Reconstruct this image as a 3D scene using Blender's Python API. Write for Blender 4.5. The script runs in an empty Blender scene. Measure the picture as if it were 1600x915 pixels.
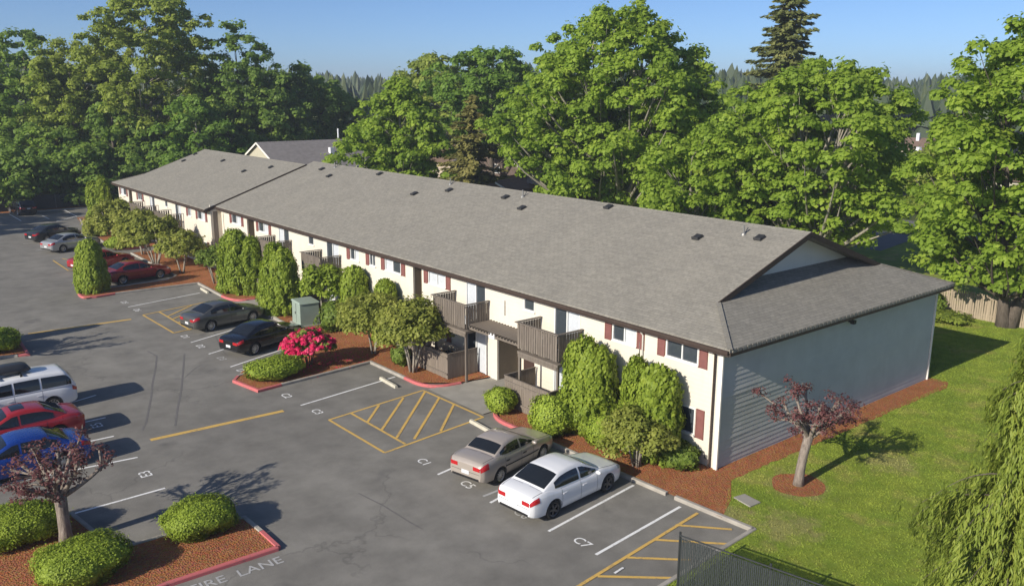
import bpy, bmesh, math, random
import numpy as np
from mathutils import Vector, Matrix

# ------------------------------------------------------------------ camera, world, sun, exposure
C = bpy.context.scene.collection
S = bpy.context.scene
FPX, CX, CY = 1345.0, 800.0, 457.5                # focal length and centre in pixels of the 1600 x 915 photograph
PIT, YAW, ROL = math.radians(13.3), math.radians(50.72), math.radians(0.2)
CAM = np.array([-25.88, -19.015, 14.5])
FW = np.array([math.cos(PIT)*math.cos(YAW), math.cos(PIT)*math.sin(YAW), -math.sin(PIT)])
_r = np.array([math.sin(YAW), -math.cos(YAW), 0.0]); _u = np.cross(_r, FW)
RT = _r*math.cos(ROL) + _u*math.sin(ROL); UP = -_r*math.sin(ROL) + _u*math.cos(ROL)
cam = bpy.data.cameras.new('camera'); camo = bpy.data.objects.new('camera', cam); C.objects.link(camo)
cam.sensor_width = 36.0; cam.lens = 36.0*FPX/1600.0; cam.clip_end = 6000; cam.clip_start = 0.3
camo.matrix_world = Matrix(((RT[0], UP[0], -FW[0], CAM[0]), (RT[1], UP[1], -FW[1], CAM[1]), (RT[2], UP[2], -FW[2], CAM[2]), (0, 0, 0, 1)))
S.camera = camo

SUN_EL = math.radians(26.5)
SHADOW_AZ = math.radians(4.0)                      # shadows run along +X, turned this much to +Y
W = bpy.data.worlds.new('World'); S.world = W; W.use_nodes = True
wn = W.node_tree.nodes; wl = W.node_tree.links
bg = wn['Background']; sky = wn.new('ShaderNodeTexSky'); sky.sky_type = 'NISHITA'; sky.sun_disc = False
sky.sun_elevation = SUN_EL; sky.sun_rotation = math.radians(270) - SHADOW_AZ   # sun stands at azimuth 180+4 deg from +X
sky.altitude = 100; sky.air_density = 0.55; sky.dust_density = 0.9; sky.ozone_density = 5.0
wl.new(sky.outputs[0], bg.inputs[0]); bg.inputs[1].default_value = 0.100
sun = bpy.data.lights.new('sun', 'SUN'); sun.energy = 4.3; sun.angle = math.radians(0.5); sun.color = (1.0, 0.92, 0.80)
suno = bpy.data.objects.new('sun', sun); C.objects.link(suno)
_d = Vector((math.cos(SHADOW_AZ)*math.cos(SUN_EL), math.sin(SHADOW_AZ)*math.cos(SUN_EL), -math.sin(SUN_EL)))
suno.rotation_euler = _d.to_track_quat('-Z', 'Y').to_euler(); suno.location = (-60, -10, 60)
S.view_settings.view_transform = 'Standard'; S.view_settings.look = 'None'; S.view_settings.gamma = 1.0
S.view_settings.use_curve_mapping = False; S.view_settings.exposure = 0.45
S.render.engine = 'CYCLES'; S.cycles.max_bounces = 7; S.cycles.diffuse_bounces = 4; S.cycles.glossy_bounces = 3
S.cycles.transmission_bounces = 4; S.cycles.transparent_max_bounces = 6; S.cycles.volume_bounces = 0
S.cycles.use_denoising = True

# ------------------------------------------------------------------ measuring helpers
def ray(x, y): return FW + (x-CX)/FPX*RT - (y-CY)/FPX*UP
def G(x, y, z=0.0):
    d = ray(x, y); return CAM + d*((z-CAM[2])/d[2])
def atX(x, y, X):
    d = ray(x, y); return CAM + d*((X-CAM[0])/d[0])
def atY(x, y, Y):
    d = ray(x, y); return CAM + d*((Y-CAM[1])/d[1])
def G2(x, y): p = G(x, y); return (float(p[0]), float(p[1]))

# ------------------------------------------------------------------ object helpers
def tag(o, label=None, cat=None, group=None, kind=None):
    if label: o['label'] = label
    if cat: o['category'] = cat
    if group: o['group'] = group
    if kind: o['kind'] = kind
    return o
def thing(name, label, cat, loc=(0, 0, 0), rz=0.0, group=None):
    o = bpy.data.objects.new(name, None); C.objects.link(o)
    o.location = tuple(float(v) for v in loc); o.rotation_euler = (0, 0, rz); o.empty_display_size = 0.3
    return tag(o, label, cat, group)
def link(name, me, parent=None):
    o = bpy.data.objects.new(name, me); C.objects.link(o)
    if parent is not None: o.parent = parent
    return o
class MB:
    """collects boxes, prisms, tubes; build() links them as one mesh object"""
    def __init__(s): s.v = []; s.f = []
    def poly(s, pts):
        n = len(s.v); s.v += [tuple(map(float, p)) for p in pts]; s.f.append(tuple(range(n, n+len(pts)))); return s
    def hexa(s, p):   # 8 points: bottom 4 ccw, top 4 ccw
        n = len(s.v); s.v += [tuple(map(float, q)) for q in p]
        for f in ((3, 2, 1, 0), (4, 5, 6, 7), (0, 1, 5, 4), (1, 2, 6, 5), (2, 3, 7, 6), (3, 0, 4, 7)): s.f.append(tuple(n+i for i in f))
        return s
    def box(s, x0, x1, y0, y1, z0, z1):
        return s.hexa([(x0, y0, z0), (x1, y0, z0), (x1, y1, z0), (x0, y1, z0), (x0, y0, z1), (x1, y0, z1), (x1, y1, z1), (x0, y1, z1)])
    def bar(s, a, b, w, h):       # rectangular bar from a to b
        a = Vector(a); b = Vector(b); d = (b-a).normalized()
        side = d.cross(Vector((0, 0, 1)))
        if side.length < 1e-4: side = Vector((1, 0, 0))
        side.normalize(); up = side.cross(d)
        q = lambda c: [c-side*w/2-up*h/2, c+side*w/2-up*h/2, c+side*w/2+up*h/2, c-side*w/2+up*h/2]
        return s.hexa(q(a)+q(b))
    def slab(s, pts, t):          # polygon (top, ccw from above) thickened straight down
        n = len(s.v); k = len(pts)
        s.v += [tuple(map(float, p)) for p in pts] + [(float(p[0]), float(p[1]), float(p[2])-t) for p in pts]
        s.f.append(tuple(range(n, n+k))); s.f.append(tuple(range(n+2*k-1, n+k-1, -1)))
        for i in range(k):
            j = (i+1) % k; s.f.append((n+i, n+k+i, n+k+j, n+j))
        return s
    def tube(s, pts, rad, ns=7, cap=True):
        pts = [Vector(p) for p in pts]; n0 = len(s.v); ref = Vector((0.3, 0.9, 0.2))
        for i, p in enumerate(pts):
            d = (pts[min(i+1, len(pts)-1)]-pts[max(i-1, 0)]).normalized()
            a = d.cross(ref)
            if a.length < 0.05: a = d.cross(Vector((1, 0, 0)))
            a.normalize(); b = d.cross(a)
            for k in range(ns):
                t = 2*math.pi*k/ns; q = p + (a*math.cos(t)+b*math.sin(t))*rad[i]; s.v.append(tuple(q))
        for i in range(len(pts)-1):
            for k in range(ns):
                a0 = n0+i*ns+k; a1 = n0+i*ns+(k+1) % ns; s.f.append((a0, a1, a1+ns, a0+ns))
        if cap:
            s.f.append(tuple(n0+k for k in range(ns-1, -1, -1))); e = n0+(len(pts)-1)*ns; s.f.append(tuple(e+k for k in range(ns)))
        return s
    def lathe(s, prof, ns=20, axis='z', c=(0, 0, 0)):
        n0 = len(s.v)
        for r, h in prof:
            for k in range(ns):
                t = 2*math.pi*k/ns
                p = (r*math.cos(t), r*math.sin(t), h) if axis == 'z' else (r*math.cos(t), h, r*math.sin(t))
                s.v.append((p[0]+c[0], p[1]+c[1], p[2]+c[2]))
        for i in range(len(prof)-1):
            for k in range(ns):
                a0 = n0+i*ns+k; a1 = n0+i*ns+(k+1) % ns
                s.f.append((a0, a1, a1+ns, a0+ns) if axis == 'z' else (a0, a0+ns, a1+ns, a1))
        return s
    def grid(s, P):               # P[i][j] points
        n0 = len(s.v); m = len(P[0])
        for row in P: s.v += [tuple(map(float, p)) for p in row]
        for i in range(len(P)-1):
            for j in range(m-1):
                a = n0+i*m+j; s.f.append((a, a+1, a+m+1, a+m))
        return s
    def mesh(s, name, mat, smooth=False):
        me = bpy.data.meshes.new(name); me.from_pydata(s.v, [], s.f); me.materials.append(mat)
        if smooth: me.polygons.foreach_set('use_smooth', [True]*len(me.polygons))
        me.update(); return me
    def build(s, name, mat, parent=None, smooth=False): return link(name, s.mesh(name, mat, smooth), parent)
def smooth_angle(o, deg=40):
    o.data.polygons.foreach_set('use_smooth', [True]*len(o.data.polygons))
    try: o.data.set_sharp_from_angle(angle=math.radians(deg))
    except Exception: pass
    return o

# ------------------------------------------------------------------ materials
class NT:
    def __init__(s, name):
        s.m = bpy.data.materials.new(name); s.m.use_nodes = True; s.n = s.m.node_tree.nodes; s.l = s.m.node_tree.links
        s.b = s.n['Principled BSDF']; s.out = s.n['Material Output']
    def node(s, t, **kw):
        n = s.n.new(t)
        for k, v in kw.items():
            if k.startswith('i_'):
                key = k[2:].replace('_', ' '); n.inputs[int(key) if key.isdigit() else key].default_value = v
            else: setattr(n, k, v)
        return n
    def coords(s, kind='Object', scale=None):
        t = s.node('ShaderNodeTexCoord'); o = t.outputs[kind]
        if scale:
            mp = s.node('ShaderNodeMapping'); mp.inputs['Scale'].default_value = scale; s.l.new(o, mp.inputs[0]); o = mp.outputs[0]
        return o
    def geo(s): return s.node('ShaderNodeNewGeometry').outputs['Position']
    def noise(s, co, sc, det=4, rough=0.55):
        n = s.node('ShaderNodeTexNoise', i_Scale=sc, i_Detail=det, i_Roughness=rough)
        if co is not None: s.l.new(co, n.inputs['Vector'])
        return n.outputs['Fac']
    def ramp(s, fac, stops):
        r = s.node('ShaderNodeValToRGB'); e = r.color_ramp.elements
        while len(e) < len(stops): e.new(0.5)
        for i, (p, c) in enumerate(stops):
            e[i].position = p; e[i].color = (c[0], c[1], c[2], 1) if len(c) == 3 else c
        s.l.new(fac, r.inputs[0]); return r.outputs[0]
    def mix(s, fac, a, b, mode='MIX'):
        m = s.node('ShaderNodeMix', data_type='RGBA', blend_type=mode)
        for val, k in ((fac, 0), (a, 6), (b, 7)):
            if hasattr(val, 'is_output'): s.l.new(val, m.inputs[k])
            elif k == 0: m.inputs[0].default_value = val
            else: m.inputs[k].default_value = (*val, 1)
        return m.outputs[2]
    def math(s, op, a, b=None):
        m = s.node('ShaderNodeMath', operation=op)
        for i, v in enumerate((a, b)):
            if v is None: continue
            if hasattr(v, 'is_output'): s.l.new(v, m.inputs[i])
            else: m.inputs[i].default_value = v
        return m.outputs[0]
    def bump(s, h, strength=0.3, dist=0.02):
        b = s.node('ShaderNodeBump', i_Strength=strength, i_Distance=dist); s.l.new(h, b.inputs['Height']); s.l.new(b.outputs[0], s.b.inputs['Normal'])
    def col(s, c):
        if hasattr(c, 'is_output'): s.l.new(c, s.b.inputs['Base Color'])
        else: s.b.inputs['Base Color'].default_value = (*c, 1)
        return s
    def set(s, **kw):
        for k, v in kw.items(): s.b.inputs[k.replace('_', ' ')].default_value = v
        return s
def painted(name, c, rough=0.6, var=0.12, scale=3.0, bump=0.0, bscale=60, spec=0.3):
    t = NT(name); co = t.geo(); n = t.noise(co, scale, 5)
    t.col(t.ramp(n, [(0.25, tuple(v*(1-var) for v in c)), (0.75, tuple(min(1, v*(1+var)) for v in c))]))
    t.set(Roughness=rough); t.b.inputs['Specular IOR Level'].default_value = spec
    if bump: t.bump(t.noise(co, bscale, 3), bump, 0.01)
    return t.m

def mat_asphalt():
    t = NT('asphalt'); co = t.geo()
    big = t.noise(co, 0.09, 4, 0.6); mid = t.noise(co, 0.7, 5, 0.65); fine = t.noise(co, 28, 3, 0.7)
    c = t.ramp(big, [(0.3, (0.168, 0.160, 0.142)), (0.72, (0.219, 0.209, 0.185))])
    c = t.mix(0.75, c, t.ramp(mid, [(0.28, (0.36, 0.36, 0.36)), (0.66, (0.62, 0.62, 0.62))]), 'OVERLAY')
    c = t.mix(0.35, c, t.ramp(fine, [(0.3, (0.3, 0.3, 0.3)), (0.7, (0.7, 0.7, 0.7))]), 'OVERLAY')
    # oil stains where cars stand
    st = t.ramp(t.noise(co, 0.42, 3, 0.5), [(0.66, (0, 0, 0)), (0.74, (1, 1, 1))])
    c = t.mix(t.math('MULTIPLY', st, 0.5), c, (0.075, 0.074, 0.075))
    # hairline cracks
    mp = t.node('ShaderNodeMapping'); t.l.new(co, mp.inputs[0]); mp.inputs['Scale'].default_value = (0.13, 0.13, 0)
    nz = t.node('ShaderNodeTexNoise', i_Scale=1.4, i_Detail=5.0); t.l.new(co, nz.inputs['Vector'])
    ad = t.node('ShaderNodeMix', data_type='VECTOR'); ad.inputs[0].default_value = 0.16; t.l.new(mp.outputs[0], ad.inputs[4]); t.l.new(nz.outputs['Color'], ad.inputs[5])
    vo = t.node('ShaderNodeTexVoronoi', feature='DISTANCE_TO_EDGE', i_Scale=1.0); t.l.new(ad.outputs[1], vo.inputs['Vector'])
    cr = t.ramp(vo.outputs['Distance'], [(0.0, (1, 1, 1)), (0.007, (0, 0, 0))])
    gate = t.ramp(t.noise(co, 0.12, 2), [(0.5, (0, 0, 0)), (0.56, (1, 1, 1))])
    c = t.mix(t.math('MULTIPLY', t.math('MULTIPLY', cr, gate), 0.3), c, (0.035, 0.035, 0.035))
    t.col(c); t.set(Roughness=0.85); t.b.inputs['Specular IOR Level'].default_value = 0.25
    t.bump(fine, 0.35, 0.012); return t.m
def mat_paint(name, c, wear=0.5):
    t = NT(name); co = t.geo(); n = t.noise(co, 9, 6, 0.75); n2 = t.noise(co, 1.1, 3)
    k = t.ramp(t.math('ADD', t.math('MULTIPLY', n, 0.7), t.math('MULTIPLY', n2, 0.3)), [(0.40-0.06*wear, (0, 0, 0)), (0.47, (1, 1, 1))])
    t.col(t.mix(t.math('MAXIMUM', k, 1-wear), (0.13, 0.125, 0.12), c)); t.set(Roughness=0.75); return t.m
def mat_mulch():
    t = NT('mulch'); co = t.geo(); a = t.noise(co, 16, 4, 0.8); b = t.noise(co, 1.1, 3)
    v = t.node('ShaderNodeTexVoronoi', i_Scale=15.0); t.l.new(co, v.inputs['Vector'])
    c = t.ramp(a, [(0.25, (0.16, 0.060, 0.025)), (0.5, (0.35, 0.142, 0.060)), (0.78, (0.52, 0.25, 0.120))])
    c = t.mix(0.35, c, t.ramp(b, [(0.3, (0.22, 0.085, 0.036)), (0.7, (0.43, 0.185, 0.085))]))
    c = t.mix(0.3, c, v.outputs['Color'], 'SOFT_LIGHT')
    t.col(c); t.set(Roughness=0.95); t.b.inputs['Specular IOR Level'].default_value = 0.1
    t.bump(t.math('ADD', a, v.outputs['Distance']), 0.9, 0.05); return t.m
def mat_grass(name, lo, hi, dry, dscale=0.35, dpos=(0.53, 0.78), spots=()):
    t = NT(name); co = t.geo(); a = t.noise(co, 0.5, 5, 0.7); f = t.noise(co, 24, 4, 0.8); d = t.noise(co, dscale, 5, 0.65)
    c = t.ramp(a, [(0.3, lo), (0.7, hi)])
    c = t.mix(t.ramp(d, [(dpos[0], (0, 0, 0)), (dpos[1], (1, 1, 1))]), c, dry)
    c = t.mix(0.35, c, t.ramp(f, [(0.25, (0.3, 0.3, 0.3)), (0.75, (0.7, 0.7, 0.7))]), 'OVERLAY')
    c = t.mix(0.5, c, t.ramp(t.noise(co, 1.7, 4, 0.6), [(0.3, (0.36, 0.36, 0.36)), (0.7, (0.62, 0.62, 0.62))]), 'OVERLAY')
    for (wx_, wy_, rad_) in spots:
        vd = t.node('ShaderNodeVectorMath', operation='DISTANCE'); t.l.new(co, vd.inputs[0]); vd.inputs[1].default_value = (wx_, wy_, 0.09)
        k = t.math('ADD', t.math('DIVIDE', vd.outputs['Value'], rad_), t.math('MULTIPLY', t.math('SUBTRACT', t.noise(co, 1.6, 5, 0.7), 0.5), 2.4))
        c = t.mix(t.math('MULTIPLY', t.ramp(k, [(0.35, (1, 1, 1)), (0.95, (0, 0, 0))]), 0.42), c, (0.33, 0.25, 0.14))
    t.col(c); t.set(Roughness=0.9); t.b.inputs['Specular IOR Level'].default_value = 0.15
    t.bump(f, 0.5, 0.04); return t.m
def mat_shingle():
    t = NT('shingles'); uv = t.node('ShaderNodeUVMap').outputs[0]
    br = t.node('ShaderNodeTexBrick', i_Scale=1.0); t.l.new(uv, br.inputs['Vector'])
    br.inputs['Brick Width'].default_value = 0.33; br.inputs['Row Height'].default_value = 0.16; br.inputs['Mortar Size'].default_value = 0.012
    br.inputs['Mortar Smooth'].default_value = 0.3; br.inputs['Bias'].default_value = 0.0; br.offset = 0.37; br.squash = 1.0
    br.inputs['Color1'].default_value = (0.224, 0.212, 0.182, 1); br.inputs['Color2'].default_value = (0.264, 0.250, 0.215, 1); br.inputs['Mortar'].default_value = (0.174, 0.165, 0.142, 1)
    co = t.geo(); n = t.noise(co, 0.55, 4, 0.6); f = t.noise(co, 7, 4, 0.75)
    mp = t.node('ShaderNodeMapping'); t.l.new(uv, mp.inputs[0]); mp.inputs['Scale'].default_value = (2.2, 6.0, 1)
    f2 = t.noise(mp.outputs[0], 1.0, 3, 0.6)
    c = t.mix(0.45, br.outputs['Color'], t.ramp(n, [(0.3, (0.42, 0.42, 0.42)), (0.7, (0.57, 0.565, 0.55))]), 'OVERLAY')
    c = t.mix(0.3, c, t.ramp(f2, [(0.3, (0.34, 0.34, 0.35)), (0.5, (0.5, 0.5, 0.5)), (0.7, (0.66, 0.65, 0.62))]), 'OVERLAY')
    c = t.mix(0.3, c, t.ramp(f, [(0.3, (0.3, 0.3, 0.3)), (0.7, (0.7, 0.7, 0.7))]), 'OVERLAY')
    t.col(c); t.set(Roughness=0.92); t.b.inputs['Specular IOR Level'].default_value = 0.2
    t.bump(t.math('ADD', br.outputs['Fac'], t.math('MULTIPLY', f, -0.6)), -0.5, 0.012); return t.m
def mat_siding(name, c, row=0.19, strength=0.5, stain=0.08):
    t = NT(name); co = t.geo(); sp = t.node('ShaderNodeSeparateXYZ'); t.l.new(co, sp.inputs[0])
    fr = t.math('FRACT', t.math('DIVIDE', sp.outputs['Z'], row)); n = t.noise(co, 0.8, 5, 0.6); f = t.noise(co, 20, 3)
    mp = t.node('ShaderNodeMapping'); t.l.new(co, mp.inputs[0]); mp.inputs['Scale'].default_value = (3, 3, 0.35)
    dr = t.noise(mp.outputs[0], 1.2, 4)
    base = t.ramp(n, [(0.25, tuple(v*(1-stain) for v in c)), (0.7, c)])
    base = t.mix(t.ramp(dr, [(0.55, (0, 0, 0)), (0.8, (0.5, 0.5, 0.5))]), base, tuple(v*0.82 for v in c))
    t.col(base); t.set(Roughness=0.6); t.b.inputs['Specular IOR Level'].default_value = 0.3
    h = t.math('ADD', t.math('MULTIPLY', t.math('SUBTRACT', 1.0, t.math('POWER', fr, 6.0)), 1.0), t.math('MULTIPLY', f, 0.15))
    t.bump(h, strength, 0.02); return t.m
def mat_wood(name, c, var=0.3):
    t = NT(name); co = t.geo(); oi = t.node('ShaderNodeObjectInfo')
    mp = t.node('ShaderNodeMapping'); t.l.new(co, mp.inputs[0]); mp.inputs['Scale'].default_value = (9, 9, 0.9)
    n = t.noise(mp.outputs[0], 2.0, 5, 0.65)
    cc = t.ramp(n, [(0.25, tuple(v*(1-var) for v in c)), (0.75, tuple(v*(1+var) for v in c))])
    cc = t.mix(0.35, cc, t.ramp(oi.outputs['Random'], [(0, (0.38, 0.38, 0.38)), (1, (0.62, 0.62, 0.62))]), 'OVERLAY')
    t.col(cc); t.set(Roughness=0.85); t.b.inputs['Specular IOR Level'].default_value = 0.2; t.bump(n, 0.3, 0.01); return t.m
def mat_leaf(name, dark, mid, lite, trans=0.28, hue=0.0):
    t = NT(name); at = t.node('ShaderNodeAttribute', attribute_name='tint')
    n = t.noise(t.geo(), 0.35, 3)
    f = t.math('ADD', t.math('MULTIPLY', at.outputs['Fac'], 0.72), t.math('MULTIPLY', n, 0.28))
    c = t.ramp(f, [(0.12, dark), (0.5, mid), (0.88, lite)])
    t.col(c); t.set(Roughness=0.55); t.b.inputs['Specular IOR Level'].default_value = 0.22
    tr = t.node('ShaderNodeBsdfTranslucent'); mx = t.node('ShaderNodeMixShader'); mx.inputs[0].default_value = trans
    lc = t.mix(0.5, c, (mid[0]*1.5, mid[1]*1.6, mid[2]*0.8)); t.l.new(lc, tr.inputs[0])
    t.l.new(t.b.outputs[0], mx.inputs[1]); t.l.new(tr.outputs[0], mx.inputs[2]); t.l.new(mx.outputs[0], t.out.inputs[0]); return t.m
def mat_bark(name, c, lite=None):
    t = NT(name); co = t.geo(); mp = t.node('ShaderNodeMapping'); t.l.new(co, mp.inputs[0]); mp.inputs['Scale'].default_value = (6, 6, 1.2)
    n = t.noise(mp.outputs[0], 2.2, 6, 0.7); lite = lite or tuple(v*1.8 for v in c)
    t.col(t.ramp(n, [(0.3, c), (0.72, lite)])); t.set(Roughness=0.92); t.bump(n, 0.8, 0.05); return t.m
def mat_car(name, c, metal=0.35, rough=0.32):
    t = NT(name); t.col(c); t.set(Metallic=metal, Roughness=rough, Coat_Weight=0.8, Coat_Roughness=0.06)
    n = t.noise(t.coords('Object'), 4, 3); t.l.new(t.math('ADD', t.math('MULTIPLY', n, 0.18), rough-0.07), t.b.inputs['Roughness']); return t.m
def plain(name, c, rough=0.5, metal=0.0, spec=0.5, coat=0.0):
    t = NT(name); n = t.noise(t.geo(), 6, 3); t.col(t.ramp(n, [(0.3, tuple(v*0.93 for v in c)), (0.7, tuple(min(1, v*1.07) for v in c))]))
    t.set(Roughness=rough, Metallic=metal, Coat_Weight=coat); t.b.inputs['Specular IOR Level'].default_value = spec; return t.m
M = dict(
    asphalt=mat_asphalt(), white_paint=mat_paint('white_road_paint', (0.78, 0.78, 0.76), 0.35), faint_paint=mat_paint('faded_road_paint', (0.42, 0.42, 0.41), 0.9),
    yellow_paint=mat_paint('yellow_road_paint', (0.62, 0.40, 0.10), 0.45), mulch=mat_mulch(),
    lawn=mat_grass('lawn', (0.145, 0.215, 0.026), (0.24, 0.29, 0.040), (0.36, 0.30, 0.10), spots=[(-1.9, -4.3, 1.5), (-2.6, -2.6, 0.9), (1.35, -2.75, 1.6), (6.0, -3.9, 1.3)]),
    field=mat_grass('field', (0.045, 0.075, 0.022), (0.09, 0.11, 0.035), (0.15, 0.12, 0.06), 0.03, (0.5, 0.7)),
    kerb=painted('kerb_concrete', (0.34, 0.315, 0.275), 0.85, 0.22, 2.2, 0.3), red_kerb=mat_paint('red_kerb_paint', (0.52, 0.13, 0.13), 0.3),
    walk=painted('walk_concrete', (0.30, 0.285, 0.25), 0.88, 0.15, 1.3, 0.2), shingle=mat_shingle(),
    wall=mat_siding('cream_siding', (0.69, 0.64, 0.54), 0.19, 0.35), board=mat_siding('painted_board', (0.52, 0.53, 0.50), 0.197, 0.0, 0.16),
    trim=painted('white_trim', (0.78, 0.75, 0.68), 0.5, 0.05), fascia=painted('brown_fascia', (0.055, 0.038, 0.030), 0.6, 0.15, 3),
    gable=mat_siding('gable_siding', (0.70, 0.68, 0.62), 0.19, 0.3), soffit=painted('soffit', (0.30, 0.25, 0.19), 0.7, 0.1),
    shutter=painted('shutter_red_brown', (0.19, 0.075, 0.065), 0.6, 0.12, 4), wood=mat_wood('weathered_brown_wood', (0.165, 0.140, 0.115)),
    patio=mat_wood('patio_fence_wood', (0.19, 0.16, 0.13), 0.18), fence=mat_wood('cedar_fence_wood', (0.34, 0.28, 0.20), 0.3),
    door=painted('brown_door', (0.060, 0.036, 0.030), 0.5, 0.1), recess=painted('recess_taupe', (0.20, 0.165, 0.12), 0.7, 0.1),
    glass=plain('window_glass', (0.045, 0.055, 0.065), 0.07, 0.0, 0.6), blind=painted('window_blind', (0.52, 0.55, 0.58), 0.35, 0.08, 8), frame=painted('window_frame', (0.70, 0.70, 0.68), 0.4, 0.04),
    vent=plain('vent_metal', (0.025, 0.025, 0.025), 0.6), pipe=plain('pipe_metal', (0.22, 0.22, 0.21), 0.5, 0.4),
    black=plain('black_plastic', (0.014, 0.014, 0.015), 0.45), tyre=plain('tyre_rubber', (0.016, 0.016, 0.016), 0.85), rim=plain('alloy', (0.50, 0.50, 0.51), 0.3, 0.8), dark_rim=plain('dark_alloy', (0.10, 0.10, 0.105), 0.35, 0.7),
    car_glass=plain('car_glass', (0.012, 0.014, 0.016), 0.04, 0.0, 0.75), tail=plain('tail_lamp', (0.42, 0.012, 0.015), 0.15, 0, 0.6, 0.5), head=plain('head_lamp', (0.55, 0.57, 0.6), 0.12, 0.2, 0.6, 0.5), plate=plain('licence_plate', (0.62, 0.64, 0.66), 0.5), chrome=plain('chrome', (0.6, 0.6, 0.6), 0.18, 1.0),
    util=painted('utility_green', (0.26, 0.32, 0.27), 0.5, 0.1, 2), link=plain('fence_metal', (0.045, 0.05, 0.05), 0.45, 0.4), slat=plain('fence_slat', (0.035, 0.042, 0.042), 0.5), stop=painted('wheel_stop_concrete', (0.48, 0.45, 0.36), 0.85, 0.15, 4, 0.2),
    bark=mat_bark('bark', (0.055, 0.043, 0.033), (0.17, 0.14, 0.11)), pale_bark=mat_bark('pale_bark', (0.16, 0.145, 0.115), (0.42, 0.38, 0.31)), cherry_bark=mat_bark('cherry_bark', (0.12, 0.095, 0.078), (0.34, 0.29, 0.24)),
    maple=mat_leaf('maple_leaf', (0.175, 0.265, 0.035), (0.275, 0.39, 0.05), (0.4, 0.51, 0.07), 0.52),
    maple2=mat_leaf('deep_maple_leaf', (0.115, 0.2, 0.04), (0.185, 0.305, 0.05), (0.28, 0.4, 0.065), 0.5),
    forest=mat_leaf('forest_leaf', (0.115, 0.19, 0.042), (0.205, 0.31, 0.06), (0.33, 0.43, 0.08), 0.52),
    cotton=mat_leaf('cottonwood_leaf', (0.18, 0.235, 0.045), (0.295, 0.36, 0.066), (0.43, 0.49, 0.1), 0.52),
    fir=mat_leaf('fir_needle', (0.115, 0.14, 0.05), (0.215, 0.24, 0.08), (0.33, 0.33, 0.11), 0.35),
    oldfir=mat_leaf('brown_fir_needle', (0.13, 0.135, 0.042), (0.235, 0.225, 0.07), (0.36, 0.31, 0.105), 0.32),
    arbor=mat_leaf('arborvitae_leaf', (0.14, 0.2, 0.024), (0.245, 0.325, 0.038), (0.35, 0.42, 0.056), 0.34),
    box=mat_leaf('boxwood_leaf', (0.125, 0.185, 0.02), (0.26, 0.345, 0.038), (0.38, 0.46, 0.06), 0.2),
    olive=mat_leaf('olive_leaf', (0.17, 0.2, 0.04), (0.27, 0.3, 0.058), (0.39, 0.4, 0.09), 0.38),
    shrub=mat_leaf('shrub_leaf', (0.08, 0.13, 0.02), (0.16, 0.23, 0.036), (0.27, 0.33, 0.07), 0.3),
    cedar=mat_leaf('cedar_leaf', (0.125, 0.17, 0.026), (0.215, 0.275, 0.042), (0.34, 0.38, 0.07), 0.3),
    plum=mat_leaf('plum_leaf', (0.075, 0.03, 0.032), (0.155, 0.062, 0.062), (0.25, 0.12, 0.108), 0.3),
    pink=mat_leaf('pink_petal', (0.50, 0.012, 0.075), (0.72, 0.03, 0.13), (0.85, 0.12, 0.25), 0.2),
    far=mat_leaf('far_forest', (0.023, 0.039, 0.018), (0.046, 0.068, 0.029), (0.098, 0.114, 0.046), 0.0),
    house_wall=painted('cream_house_wall', (0.46, 0.43, 0.33), 0.7, 0.06), house_roof=painted('grey_house_roof', (0.20, 0.185, 0.18), 0.9, 0.2, 2, 0.2, 12), brown_roof=painted('brown_house_roof', (0.17, 0.115, 0.085), 0.9, 0.2, 2, 0.2, 12), brown_wall=painted('brown_house_wall', (0.12, 0.09, 0.075), 0.8, 0.1), pale_wall=painted('pale_house_wall', (0.5, 0.42, 0.34), 0.7, 0.08),
    street=painted('street_asphalt', (0.15, 0.15, 0.15), 0.9, 0.1, 0.5), sign=plain('sign_white', (0.7, 0.72, 0.75), 0.4), crack=painted('crack_seal', (0.15, 0.143, 0.135), 0.75, 0.2, 6), bag=plain('mail_blue', (0.07, 0.13, 0.25), 0.5),
)
rng = np.random.default_rng(7); rnd = random.Random(7)

# ------------------------------------------------------------------ foliage kit
def unit(v): return v/np.maximum(np.linalg.norm(v, axis=1, keepdims=True), 1e-6)
def leaf_mesh(name, pos, nrm, size, mat, parent=None, axis=None, aspect=1.25, r=rng, tint=None, kind=None, bend=0.18):
    N = len(pos); nrm = unit(nrm); t = r.normal(size=(N, 3)) if axis is None else axis + r.normal(size=(N, 3))*0.12
    t = unit(t - (t*nrm).sum(1, keepdims=True)*nrm); b = np.cross(nrm, t); size = np.broadcast_to(size, (N,))[:, None]
    hl = size*0.5*aspect; hw = size*0.5; k = (r.random((N, 1))*0.5-0.1)
    V = np.empty((N, 4, 3)); V[:, 0] = pos-t*hl; V[:, 1] = pos+b*hw+t*hl*k-nrm*size*bend; V[:, 2] = pos+t*hl; V[:, 3] = pos-b*hw+t*hl*k-nrm*size*bend
    me = bpy.data.meshes.new(name); me.vertices.add(4*N); me.vertices.foreach_set('co', V.reshape(-1).astype(np.float32))
    me.loops.add(4*N); me.loops.foreach_set('vertex_index', np.arange(4*N, dtype=np.int32))
    me.polygons.add(N); me.polygons.foreach_set('loop_start', np.arange(0, 4*N, 4, dtype=np.int32)); me.polygons.foreach_set('loop_total', np.full(N, 4, dtype=np.int32))
    me.update(calc_edges=True); me.materials.append(mat)
    tv = np.clip(r.normal(0.5, 0.2, N) if tint is None else tint + r.normal(0, 0.14, N), 0, 1)
    at = me.attributes.new('tint', 'FLOAT', 'POINT'); at.data.foreach_set('value', np.repeat(tv, 4).astype(np.float32))
    o = link(name, me, parent)
    if kind: o['kind'] = kind
    return o
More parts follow.
